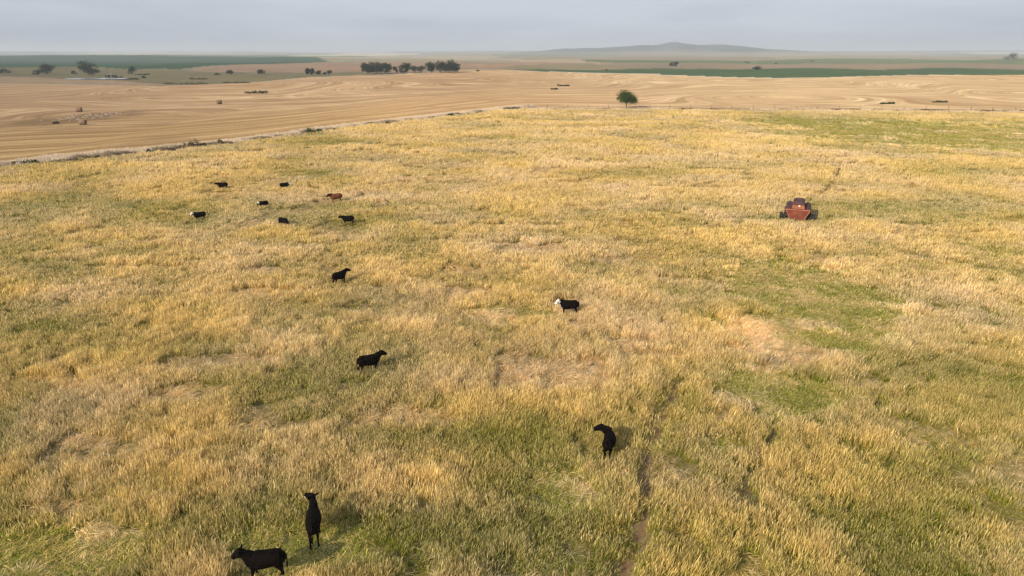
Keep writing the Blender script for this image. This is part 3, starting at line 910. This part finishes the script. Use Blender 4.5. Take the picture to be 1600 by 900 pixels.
    body = bpy.data.objects.new('cow', nm); COL.objects.link(body)
    g = on_ground(px, py, .88 * s)
    body.location = (g.x, g.y, g.z - .01); body.rotation_euler = (0, 0, math.radians(heading) - math.atan2(g.x, g.y)); body.scale = (s * .90, s * 1.0, s * 1.07)
    if eyes:
        for sg in (-1, 1):
            b_ = bmesh.new(); bmesh.ops.create_uvsphere(b_, u_segments=10, v_segments=8, radius=.022)
            em = bpy.data.meshes.new('eye'); b_.to_mesh(em); b_.free(); em.materials.append(M_eye)
            e = bpy.data.objects.new('eye', em); COL.objects.link(e); e.parent = body
            e.location = hb + hd * .135 + side * sg * .127 + hup * .028
    tag(body, label, 'calf')
    return body

cows = [
 dict(px=410, py=873, heading=164, label='black calf standing side-on in the bottom left corner, facing left, legs cut by the frame', s=1.10, neck=(0, 36), head=(0, -26), step=.4, eyes=True, voxel=.016, tail=-.5),
 dict(px=490, py=812, heading=84, label='black calf walking straight away with its head raised, behind the side-on calf at the bottom', s=1.15, neck=(4, 42), head=(38, -4), step=.5, eyes=True, voxel=.016, face='muzzle', tail=.3),
 dict(px=956, py=688, heading=72, label='black calf beside the dirt trail seen from behind, head turned back to the left', s=1.12, neck=(48, 16), head=(46, -14), bend=34, step=-.3, eyes=True, voxel=.018),
 dict(px=578, py=562, heading=14, label='black calf in the middle of the pasture heading right with its head lifted', s=1.05, neck=(0, 30), head=(0, -20), step=.6, eyes=True, voxel=.018),
 dict(px=888, py=476, heading=184, label='black calf with a white face and white chest standing beside the lodged grass', s=1.05, neck=(6, 22), head=(14, -32), face='white', chest_white=True, eyes=True, voxel=.018),
 dict(px=531, py=431, heading=38, label='black calf below the scattered group, turned half away to the right, head up', s=1.02, neck=(-8, 30), head=(-22, -14), step=.3, voxel=.02),
 dict(px=543, py=342, heading=172, label='black calf just below the red-brown one, facing left with its head low', s=1.0, neck=(0, 14), head=(0, -12), voxel=.022),
 dict(px=443, py=345, heading=-48, label='black calf grazing head down towards the camera, lowest of the far group', s=1.0, neck=(0, -48), head=(0, -60), voxel=.022),
 dict(px=311, py=336, heading=188, label='black calf with a white face, leftmost of the herd, facing left', s=.98, neck=(0, 24), head=(8, -38), face='white', voxel=.022),
 dict(px=411, py=318, heading=200, label='short black calf with a white band across its head, between the two white-faced ones', s=.88, neck=(10, 8), head=(10, -45), face='stripe', voxel=.022),
 dict(px=524, py=307, heading=184, label='red-brown calf with a dark head, rightmost of the far group', s=1.15, neck=(0, 12), head=(0, -28), coat='brown', fat=1.0, dark_head=True, voxel=.026),
 dict(px=445, py=289, heading=8, label='black calf with a white face, farthest right of the back row, facing right', s=.92, neck=(-8, 18), head=(-10, -30), face='white', voxel=.024),
 dict(px=347, py=289, heading=176, label='plain black calf in the back row on the left, facing left with a stretched neck', s=1.0, neck=(0, 16), head=(0, -10), voxel=.024),
]
for k, c_ in enumerate(cows):
    b_ = make_cow(seed=k, **c_)
    b_['group'] = 'cattle scattered over the pasture'

# ------------------------------------------------------------------ trees and bushes
def leaf_cloud(lobes, nleaf, size, rg, flat_=.8):
    """many small leaf faces spread through lobed volumes; returns verts, faces, per-leaf random"""
    V, Fc, C = [], [], []
    vol = np.array([l[3] * l[4] * l[5] for l in lobes]) ** .75; vol /= vol.sum()
    for li, l in enumerate(lobes):
        n = int(nleaf * vol[li])
        # clumps inside the lobe
        nc = max(5, int(n / 22))
        for c in range(nc):
            d = rg.normal(size=3); d /= np.linalg.norm(d)
            q = rg.uniform(.45, 1.0) ** .6
            if d[2] < -.35: d[2] *= .5
            cc = np.array(l[:3]) + d * q * np.array(l[3:6])
            clr = min(l[3:6]) * rg.uniform(.16, .34)
            crnd = rg.uniform()
            for k in range(max(4, n // nc)):
                p = cc + rg.normal(size=3) * clr * np.array([1, 1, flat_])
                a = rg.normal(size=3); a /= np.linalg.norm(a)
                b = np.cross(a, rg.normal(size=3)); b /= np.linalg.norm(b) + 1e-9
                s = size * rg.uniform(.6, 1.3)
                i = len(V)
                V += [p - a * s, p + b * s * .45, p + a * s, p - b * s * .45]
                Fc.append((i, i + 1, i + 2, i + 3))
                C += [min(1, max(0, .65 * crnd + .35 * rg.uniform()))] * 4
    return V, Fc, C

def leaf_obj(name, data, mat, parent):
    V, Fc, C = data
    me = big_mesh(name, np.array(V), np.array(Fc))
    a = me.attributes.new('leafrnd', 'FLOAT', 'POINT'); a.data.foreach_set('value', np.array(C, np.float32))
    me.materials.append(mat)
    o = bpy.data.objects.new(name, me); COL.objects.link(o); o.parent = parent
    return o

def make_tree(name, base, h, w, mat, label, cat, group=None, seed=0, trunk_h=.28, leaves=1800, lsize=.28, nl=6, spread=.5, stems=1, topflat=.5):
    rg = np.random.default_rng(seed)
    root = empty(name, base)
    lobes = []
    ch = h * (1 - trunk_h)
    for k in range(nl):
        a = 2 * math.pi * k / nl + rg.uniform(-.4, .4)
        q = w * .5 * spread * rg.uniform(.5, 1.15) * (0 if k == 0 else 1)
        rr = w * .5 * rg.uniform(.42, .62)
        zc = h * trunk_h + ch * rg.uniform(.22, .74) if k else h * trunk_h + ch * .62
        rz = min(ch * rg.uniform(.26, .42), (h - zc) * 1.0)
        lobes.append((q * math.cos(a), q * math.sin(a), zc, rr, rr, max(rz, ch * .2)))
    V, Fs = [], []
    def add(vf):
        b0 = len(V); V.extend(vf[0]); Fs.extend([tuple(b0 + i for i in f) for f in vf[1]])
    tr = max(.07, h * .026)
    for s_ in range(stems):
        ox = (s_ - (stems - 1) / 2) * w * .12
        zt = h * (trunk_h + .15)
        fork = Vector((ox * 1.6 + rg.uniform(-.1, .1) * w * .3, rg.uniform(-.1, .1) * w * .3, zt))
        add(loft([((ox, 0, -.15), tr * 1.5, tr * 1.5), ((ox, 0, .25), tr * 1.1, tr * 1.1), (tuple(Vector((ox, 0, 0)).lerp(fork, .55)), tr * .9, tr * .9), (tuple(fork), tr * .7, tr * .7)], 8))
        for l in lobes[s_::stems]:
            e = Vector(l[:3]); mdp = fork.lerp(e, .5) + Vector((rg.uniform(-.1, .1) * w * .2, 0, rg.uniform(0, .1) * h * .4))
            add(loft([(tuple(fork), tr * .6, tr * .6), (tuple(mdp), tr * .38, tr * .38), (tuple(e), tr * .14, tr * .14)], 6))
    link_mesh('trunk', V, Fs, M_bark, root, True)
    leaf_obj('crown', leaf_cloud(lobes, leaves, lsize, rg), mat, root)
    tag(root, label, cat, group)
    return root

def at_base(px, py): return on_ground(px, py)
def metres(px_len, p):   # size of px_len pixels at point p
    dpt = p.y * CP - (p.z - CAMH) * SP
    return px_len * dpt / F

def tree_px(name, px, py_base, hpx, wpx, mat, label, cat='tree', group=None, seed=0, **kw):
    p = on_ground(px, py_base)
    return make_tree(name, p, metres(hpx, p), metres(wpx, p) * (1.15 if group else 1.0), mat, label, cat, group, seed, **kw)

tree_px('acacia_tree', 979, 169.5, 28, 31, M_leaf_near, 'lone green tree with a wide rounded crown standing at the pasture\'s far fence', seed=5, leaves=9000, lsize=.17, nl=13, trunk_h=.20, spread=.58)

G = 'trees along the far watercourse and fields'
T = [
 (6, 117, 11, 18, 'dark tree cut by the left edge of the photo behind the first brown field', 2),
 (60, 117, 8, 13, 'low round dark tree left of the taller one near the pond', 2),
 (74, 116.5, 16, 17, 'tall dark tree between the low round tree and the pond', 3),
 (116.5, 117, 7, 8, 'very small dark tree left of the biggest tree by the pond', 1),
 (138, 118, 22, 21, 'biggest dark tree behind the pond, with a high double crown', 3),
 (147, 118.5, 11, 14, 'bushy dark tree pressed against the right foot of the biggest tree by the pond', 2),
 (207.5, 116, 12, 12, 'dark upright tree alone to the right of the wind pump', 2),
 (360, 117, 7, 9, 'small dark round tree left of the small one near the grove', 2),
 (408, 116.5, 8, 11, 'dark round tree standing alone midway between pond and twin trees', 2),
 (481, 116.5, 9.5, 5, 'left one of the two tall close trees with pale trunks', 3),
 (487.5, 116.5, 9.5, 6, 'right one of the two tall close trees with pale trunks', 3),
 (498, 116.5, 7, 7, 'first small dark tree right of the two close trees', 2),
 (508, 116.5, 4.5, 5, 'tiny dark tree between two small ones beside the close pair', 1),
 (515, 116, 6, 6, 'last small dark tree of the row right of the close pair', 2),
 (573, 115.5, 17, 14, 'leftmost tree of the dense dark grove', 3),
 (585, 115.5, 19, 17, 'tallest tree of the dense dark left grove, near its middle', 3),
 (596, 115.5, 17, 14, 'middle right tree of the dense dark left grove', 3),
 (606, 115.5, 16, 12, 'right end tree of the dense dark left grove', 3),
 (619, 114, 10, 8, 'low thin tree starting the right grove beside the gap', 2),
 (628, 114, 12, 10, 'loose open tree second in the right grove', 2),
 (636, 114, 15, 10, 'taller open tree third in the right grove', 3),
 (647, 114, 11, 10, 'lower bushy tree left of the middle of the right grove', 2),
 (658, 114, 11, 12, 'lower bushy tree at the middle of the right grove', 2),
 (674, 113.5, 17, 14, 'tall round tree before the wide trees of the right grove', 3),
 (689, 113.5, 18, 15, 'wide dark tree left of the two broad end trees in the right grove', 3),
 (702, 113.5, 19, 18, 'broad tall tree second from the right end of the grove', 3),
 (711, 113.5, 17, 15, 'broad dark tree ending the right grove', 3),
 (1050, 104.5, 8, 8, 'left half of a dark pair of trees on the right-hand green fields', 2),
 (1056, 104.5, 8.5, 8, 'right half of a dark pair of trees on the right-hand green fields', 2),
 (1168, 99.5, 3.5, 8, 'tiny distant tree above the low spreading tree on the right', 1),
 (1183, 109, 6, 14, 'low spreading dark tree on the edge of the right-hand green strip', 2),
 (1268, 97.5, 4, 10, 'small distant flat tree on the brown field at right', 1),
 (1213, 100.5, 2.5, 4, 'minute distant tree between two others on the brown field', 1),
 (1573, 94, 8, 10, 'left leaning half of the dark trees at the far right edge', 2),
 (1582, 94, 11, 12, 'taller right half of the dark trees at the far right edge', 3),
 (148, 88.2, 2.4, 5, 'minute tree on the crest of the far green field left of centre', 1),
 (222, 87.8, 2.6, 4, 'minute dark tree alone on the far green field\'s skyline', 1),
 (948, 110.5, 2.5, 4, 'minute bush-like tree in the green strip left of the dark pair', 1),
 (747, 111.5, 2.5, 5, 'minute tree in the thin green strip right of the grove', 1),
]
for k, (px, py, hp, wp, lab, q) in enumerate(T):
    tree_px('gum_tree' if q == 3 else 'small_tree', px, py, hp, wp, M_leaf_gum, lab, 'tree', G, 40 + k, leaves=(700, 1900, 3600)[q - 1],
            lsize=.42 if q == 3 else .34, nl=(5, 7, 11)[q - 1], trunk_h=.04 if q == 3 else .02, spread=.72, stems=1)

def bush_px(px, py, hpx, wpx, mat, label, seed, name='bush', leaves=1500, lsize=.12, group='bushes along the field boundary', deep=1.0):
    p = on_ground(px, py); h = metres(hpx, p); w = metres(wpx, p)
    rg = np.random.default_rng(seed)
    root = empty(name, p)
    nl = max(4, int(w / h * 2))
    lobes = []
    for k in range(nl):
        x = (k + .5) / nl * w - w / 2
        big = rg.uniform(.35, 1.15)
        lobes.append((x * .85 + rg.uniform(-.3, .3) * w / nl, rg.uniform(-.8, .8) * h * deep, h * .42 * big, (w / nl * .8 + .25) * rg.uniform(.5, 1.2), h * .8 * deep, h * .5 * big))
    for l in lobes:
        e = (l[0] + rg.uniform(-.2, .2), l[1], l[2] + l[5] * .6)
        v, f = loft([((l[0] * .9, l[1] * .8, -.05), .05, .05), (e, .015, .015)], 5)
        link_mesh('stem', v, f, M_bark, root)
    leaf_obj('foliage', leaf_cloud(lobes, leaves, lsize, rg), mat, root)
    tag(root, label, 'bush', group)
    return root
B = [
 (490, 208, 8, 24, M_leaf_bush, 'bright green bush in the middle of the boundary verge', 1),
 (676, 185.5, 4, 18, M_leaf_bush, 'long green bush on the verge, left one of two before the lone tree', 2),
 (704, 182.5, 5, 12, M_leaf_bush, 'small green bush on the verge, right one of two before the lone tree', 3),
 (733, 180, 3.5, 12, M_leaf_olive, 'small olive bush on the verge where it nears the corner', 4),
 (800, 172, 5, 28, M_leaf_olive, 'long dark bush at the corner where the verge meets the far fence', 5),
 (296, 232, 13, 22, M_leaf_scrub, 'tall brown leafless scrub standing highest on the left verge', 6),
 (316, 231, 8, 14, M_leaf_olive, 'dark olive bush right of the tall brown scrub', 7),
 (345, 226, 8, 10, M_leaf_olive, 'small dark bush upslope of the tall brown scrub', 8),
 (238, 239, 6, 16, M_leaf_olive, 'olive bush on the verge left of the tall brown scrub', 9),
 (52, 256, 8, 22, M_leaf_bush, 'green bush near the left end of the verge', 10),
 (28, 258, 6, 10, M_leaf_olive, 'small dark bush at the very left end of the verge', 11),
 (146, 247, 5, 12, M_leaf_olive, 'small olive bush between the two ends of the left verge', 12),
 (398, 218.5, 6, 9, M_leaf_olive, 'small dark bush on the verge above the far cattle', 13),
 (607, 194, 4, 9, M_leaf_olive, 'small bush on the verge between the bright green and the long one', 14),
]
for (px, py, hp, wp, mt_, lab, sd) in B: bush_px(px, py, hp, wp, mt_, lab, 500 + sd)
B2 = [
 (400, 146, 4.5, 40, M_leaf_bush, 'long green thicket alone in the left stubble field', 20),
 (880, 134.5, 3, 22, M_leaf_olive, 'upper dark tuft of shrubs in the stubble left of the lone tree', 21),
 (866, 140, 2.5, 12, M_leaf_scrub, 'lower small brown tuft in the stubble left of the lone tree', 22),
 (1386, 162.5, 4, 24, M_leaf_bush, 'dark green shrubs in the right stubble close to the fence', 23),
 (1469, 160, 2.6, 26, M_leaf_olive, 'thin line of dark shrubs in the right stubble', 24),
 (224, 117.5, 3.5, 24, M_leaf_olive, 'low olive thicket right of the upright tree by the pond', 25),
 (208, 124.5, 3.5, 22, M_leaf_olive, 'low olive thicket behind the pond\'s right end', 26),
 (172, 121.5, 7, 8, M_leaf_gum, 'dark bush behind the wind pump', 27),
 (185, 121.3, 4, 14, M_leaf_gum, 'dark low thicket right of the wind pump', 28),
 (225, 122, 4, 6, M_leaf_gum, 'little dark round bush right of the pond', 29),
 (310, 124, 3, 34, M_leaf_olive, 'long low thicket on the olive grassland right of the pond', 30),
 (290, 132, 4, 80, M_leaf_olive, 'very long dark thicket lining the far edge of the left stubble', 31),
 (340, 117, 3, 8, M_leaf_olive, 'tiny olive bush left of the small round tree', 32),
 (88, 193, 3, 9, M_leaf_scrub, 'brown bush at the left rim of the eroded hollow', 33),
 (370, 130, 3, 50, M_leaf_olive, 'low olive hedge rising right from the long dark thicket', 34),
]
for (px, py, hp, wp, mt_, lab, sd) in B2: bush_px(px, py, hp, wp, mt_, lab, 500 + sd, name='thicket', leaves=1400, lsize=.26, group='thickets in the fields')

# ------------------------------------------------------------------ bales
def bale(px, py, rz, label, s=1.0):
    p = on_ground(px, py)
    root = empty('hay_bale', p, rz)
    V, Fs = [], []; n = 26; L_ = .75 * s; r_ = .72 * s
    rg = random.Random(px)
    xs = [-L_, -L_ * .9, -L_ * .3, L_ * .3, L_ * .9, L_]; rs = [.90, 1, 1.01, 1, 1, .9]
    for x, q in zip(xs, rs):
        for k in range(n):
            t = 2 * math.pi * k / n; rr = r_ * q * (1 + rg.uniform(-.015, .015)); zz = math.sin(t) * rr
            V.append((x, math.cos(t) * rr, max(zz, -r_ * .93) + r_ * .93))
    for i in range(len(xs) - 1):
        for k in range(n): Fs.append((i * n + k, i * n + (k + 1) % n, (i + 1) * n + (k + 1) % n, (i + 1) * n + k))
    link_mesh('straw_roll', V, Fs, M_straw_bale, root, True)
    for sx in (0, 1):
        base = sx * (len(xs) - 1) * n
        link_mesh('bale_end', [V[base + k] for k in range(n)], [tuple(range(n))], M_bale_end, root)
    tag(root, label, 'bale', 'round bales in the stubble')
bale(124, 175, .25, 'round straw bale at the upper rim of the eroded hollow', 1.2)
bale(130, 195, .2, 'round straw bale at the lower rim of the eroded hollow', 1.15)
bale(343, 162.5, .6, 'round straw bale standing alone in the stubble away from the hollow', 1.25)

# eroded hollow of clods and rocks
p0 = on_ground(131, 183)
V, Fs = [], []
rg = np.random.default_rng(77)
for k in range(420):
    a = rg.uniform(0, 2 * math.pi); q = math.sqrt(rg.uniform(0, 1))
    x = p0.x + math.cos(a) * q * 9.0 + rg.normal(0, .6); y = p0.y + math.sin(a) * q * 17
    if vnoise(x / 3, y / 3, 4) < .42: continue
    s = rg.uniform(.12, .5); z = float(height(x, y))
    b0 = len(V)
    dirs = [(1, 0, 0), (-1, 0, 0), (0, 1, 0), (0, -1, 0), (0, 0, 1), (0, 0, -1)]
    for d in dirs: V.append((x + d[0] * s * rg.uniform(.6, 1.5), y + d[1] * s * rg.uniform(.6, 1.3), z + .05 + d[2] * s * rg.uniform(.4, .9)))
    for f in [(0, 2, 4), (2, 1, 4), (1, 3, 4), (3, 0, 4), (2, 0, 5), (1, 2, 5), (3, 1, 5), (0, 3, 5)]: Fs.append(tuple(b0 + i for i in f))
M_rock = simple_mat('clods', (0.34, 0.25, 0.17), .95, .35, .5)
o = link_mesh('rubble', V, Fs, M_rock); tag(o, 'grey brown clods and stones in an eroded hollow of the stubble', None, None, 'stuff')

# ------------------------------------------------------------------ far fence
fx0 = 6.0
froot = empty('wire_fence', (fx0, float(yb(fx0)) + .6, 0)); fo = Vector(froot.location)
def fpt(x, z=0.0):
    y = float(yb(x)) + .6
    return Vector((x, y, float(height(x, y)) + z)) - fo
rg = random.Random(3)
xsF = []
x = fx0
while x < 235:
    xsF.append(x); x += 7.6 + rg.uniform(-.3, .3)
for x in xsF:
    a = fpt(x, -.2); tilt = Vector((rg.uniform(-.12, .12), rg.uniform(-.05, .05), 0)); hh_ = rg.uniform(1.35, 1.75)
    V, Fs = loft([(tuple(a), .09, .09), (tuple(a + tilt * .5 + Vector((0, 0, hh_ * .5))), .085, .085), (tuple(a + tilt + Vector((0, 0, hh_ + .2))), .08, .08)], 8)
    link_mesh('post', V, Fs, M_post, froot)
V, Fs = [], []
for z in (.35, .75, 1.15):
    pts_ = [fpt(x, z + rg.uniform(-.04, .04)) for x in xsF]
    b0 = len(V); v, f = loft([(tuple(p), .012, .012) for p in pts_], 4); V += v; Fs += [tuple(b0 + i for i in ff) for ff in f]
link_mesh('wire', V, Fs, M_wire, froot)
tag(froot, 'thin post and wire fence between the pasture and the stubble field', 'fence')

# ------------------------------------------------------------------ wind pump
p = on_ground(176, 133)
k_ = metres(1, p)
root = empty('wind_pump', p)
H = 16.5 * k_; V, Fs = [], []
def addl(vf):
    b0 = len(V); V.extend(vf[0]); Fs.extend([tuple(b0 + i for i in f) for f in vf[1]])
bw = H * .11
corners = [(-1, -1), (1, -1), (1, 1), (-1, 1)]
for cx_2, cy_2 in corners:
    addl(loft([((cx_2 * bw, cy_2 * bw, 0), .07, .07), ((cx_2 * .12, cy_2 * .12, H), .05, .05)], 6))
for i in range(6):
    z0, z1 = H * i / 6, H * (i + 1) / 6
    w0 = bw + (.12 - bw) * i / 6; w1 = bw + (.12 - bw) * (i + 1) / 6
    for a in range(4):
        c0, c1_ = corners[a], corners[(a + 1) % 4]
        addl(loft([((c0[0] * w0, c0[1] * w0, z0), .02, .02), ((c1_[0] * w1, c1_[1] * w1, z1), .02, .02)], 4))
link_mesh('tower', V, Fs, M_galv, root)
V, Fs = [], []
WR = H * .10
for b_ in range(14):
    a = 2 * math.pi * b_ / 14
    c, s_ = math.cos(a), math.sin(a); c2_, s2_ = math.cos(a + .26), math.sin(a + .26)
    i = len(V); y0 = -.45
    V += [(c * WR * .25, y0, s_ * WR * .25 + H), (c * WR, y0 - .08, s_ * WR + H), (c2_ * WR, y0 + .12, s2_ * WR + H), (c2_ * WR * .25, y0 + .08, s2_ * WR * .25 + H)]
    V += [(v[0], v[1] + .02, v[2]) for v in V[i:i + 4]]
    Fs += [(i, i + 1, i + 2, i + 3), (i + 7, i + 6, i + 5, i + 4), (i, i + 4, i + 5, i + 1), (i + 1, i + 5, i + 6, i + 2), (i + 2, i + 6, i + 7, i + 3), (i + 3, i + 7, i + 4, i)]
link_mesh('wheel', V, Fs, M_galv, root)
V, Fs = [], []
addl(loft([((0, -.5, H), .05, .05), ((0, 1.6, H), .04, .04)], 6))
i = len(V); V += [(0, 1.1, H - .3), (0, 2.2, H - .5), (0, 2.2, H + .5), (0, 1.1, H + .3), (.03, 1.1, H - .3), (.03, 2.2, H - .5), (.03, 2.2, H + .5), (.03, 1.1, H + .3)]
Fs += [(i, i + 1, i + 2, i + 3), (i + 7, i + 6, i + 5, i + 4), (i, i + 4, i + 5, i + 1), (i + 1, i + 5, i + 6, i + 2), (i + 2, i + 6, i + 7, i + 3), (i + 3, i + 7, i + 4, i)]
link_mesh('tail_vane', V, Fs, M_galv, root)
tag(root, 'small pale steel wind pump on a lattice tower beside the pond', 'wind pump')

# ------------------------------------------------------------------ red harvesting machine
gp = flat(1244, 349)
mz = float(height(gp.x, gp.y))
mroot = empty('harvesting_machine', (gp.x, gp.y, mz), -math.atan2(gp.x, gp.y))
def prism(name, pts, mat, parent, bevel=.02):
    """pts: 8 corners, bottom four then top four, each counter-clockwise from above"""
    bm = bmesh.new(); v = [bm.verts.new(p_) for p_ in pts]
    for f in [(3, 2, 1, 0), (4, 5, 6, 7), (0, 1, 5, 4), (1, 2, 6, 5), (2, 3, 7, 6), (3, 0, 4, 7)]: bm.faces.new([v[i] for i in f])
    if bevel: bmesh.ops.bevel(bm, geom=list(bm.edges), offset=bevel, segments=2, affect='EDGES')
    me = bpy.data.meshes.new(name); bm.to_mesh(me); bm.free(); me.materials.append(mat)
    o = bpy.data.objects.new(name, me); COL.objects.link(o); o.parent = parent; return o
def box(name, x0, x1, y0, y1, z0, z1, mat, parent, bevel=.02):
    return prism(name, [(x0, y0, z0), (x1, y0, z0), (x1, y1, z0), (x0, y1, z0), (x0, y0, z1), (x1, y0, z1), (x1, y1, z1), (x0, y1, z1)], mat, parent, bevel)
# rear hood: a wedge, wide at its rim and narrow at the foot
hood = prism('rear_hood', [(-.82, .10, .45), (.82, .10, .45), (.90, 1.6, .45), (-.90, 1.6, .45), (-1.5, -.42, 1.95), (1.5, -.42, 1.95), (1.5, 1.6, 1.98), (-1.5, 1.6, 1.98)], M_rust, mroot, .03)
def bar(name, a, b, r_, mat, parent, seg=6):
    v, f = loft([(a, r_, r_), (b, r_, r_)], seg); return link_mesh(name, v, f, mat, parent)
for sx in (-1, 1):
    bar('edge_strip', (sx * .84, .06, .45), (sx * 1.53, -.46, 1.97), .045, M_edge, hood)
bar('edge_strip', (-1.5, -.47, 1.99), (1.5, -.47, 1.99), .04, M_edge, hood)
prism('recess_panel', [(-.42, -.015, .85), (.42, -.015, .85), (.42, .05, .85), (-.42, .05, .85), (-.55, -.40, 1.72), (.55, -.40, 1.72), (.55, -.3, 1.72), (-.55, -.3, 1.72)], M_rust_orange, hood, .01)
# upper box with its own dark sloping cover
ub = prism('upper_box', [(-.80, .0, 2.0), (.80, .0, 2.0), (.80, 3.3, 2.0), (-.80, 3.3, 2.0), (-.74, .25, 2.52), (.74, .25, 2.52), (.74, 3.3, 2.62), (-.74, 3.3, 2.62)], M_rust_orange, mroot, .03)
prism('cover', [(-.78, .3, 2.56), (.78, .3, 2.56), (.78, 3.4, 2.66), (-.78, 3.4, 2.66), (-.50, .6, 2.86), (.50, .6, 2.86), (.62, 3.3, 3.02), (-.62, 3.3, 3.02)], M_maroon, ub, .10)
box('shadow_gap_strip', -.86, .86, -.06, .02, 1.99, 2.05, M_maroon, ub, .01)  # dark strip standing in for the shade between hood and box
# main body and side shields
box('main_body', -1.0, 1.0, 1.63, 4.6, .75, 1.98, M_maroon, mroot, .03)
for sx in (-1, 1):
    a, b2 = (-1.66, -.83) if sx < 0 else (.83, 1.66)
    sh = prism('side_shield', [(a, .15, 1.5), (b2, .15, 1.5), (b2, 4.2, 1.5), (a, 4.2, 1.5), (a + (.0 if sx > 0 else .12), .15, 2.02), (b2 - (.12 if sx > 0 else 0), .15, 2.02), (b2 - (.2 if sx > 0 else 0), 4.2, 2.34), (a + (.2 if sx < 0 else 0), 4.2, 2.34)], M_maroon, mroot, .16)
box('front_platform', -.9, .9, 4.6, 5.6, 1.1, 1.35, M_rust, mroot, .02)
bar('exhaust_pipe', (-.92, .35, 2.0), (-.92, .32, 3.0), .055, M_maroon, mroot, 10)
b_ = bmesh.new(); bmesh.ops.create_uvsphere(b_, u_segments=16, v_segments=10, radius=.12)
for v in b_.verts: v.co.y *= .5
me = bpy.data.meshes.new('rear_lamp'); b_.to_mesh(me); b_.free(); me.materials.append(M_lamp)
o = bpy.data.objects.new('rear_lamp', me); COL.objects.link(o); o.parent = mroot; o.location = (.12, .13, 2.44)
box('axle', -2.1, 2.1, 1.0, 1.15, .42, .56, M_maroon, mroot, .02)
def wheel(x, y, r_, w_):
    V, Fs = [], []
    n = 32
    prof = [(-w_ / 2, r_ * .62), (-w_ / 2, r_ * .93), (-w_ * .36, r_), (w_ * .36, r_), (w_ / 2, r_ * .93), (w_ / 2, r_ * .62)]
    for k in range(n):
        t = 2 * math.pi * k / n
        lug = 1.0 if k % 2 else .965
        for px_, pr in prof:
            q = pr * (lug if pr > r_ * .9 else 1)
            V.append((px_, math.cos(t) * q, math.sin(t) * q))
    m_ = len(prof)
    for k in range(n):
        k2 = (k + 1) % n
        for i in range(m_):
            i2 = (i + 1) % m_
            Fs.append((k * m_ + i, k * m_ + i2, k2 * m_ + i2, k2 * m_ + i))
    t_ = link_mesh('wheel', V, Fs, M_tyre, mroot); t_.location = (x, y, r_ - .03)
    v, f = loft([((-w_ * .42, 0, 0), r_ * .62, r_ * .62), ((-w_ * .2, 0, 0), r_ * .3, r_ * .3), ((w_ * .2, 0, 0), r_ * .3, r_ * .3), ((w_ * .42, 0, 0), r_ * .62, r_ * .62)], 24)
    link_mesh('rim', v, f, M_rim, t_)
for wx0 in (-2.02, -1.56, 1.56, 2.02): wheel(wx0, 1.0, .62, .40)
wheel(-1.45, 3.6, .80, .5); wheel(1.45, 3.6, .80, .5)
mroot.scale = (.92, .92, .86)
tag(mroot, 'rusty red harvesting machine abandoned in the tall grass, wedge-shaped rear towards the camera', 'farm machine')
print('script done')
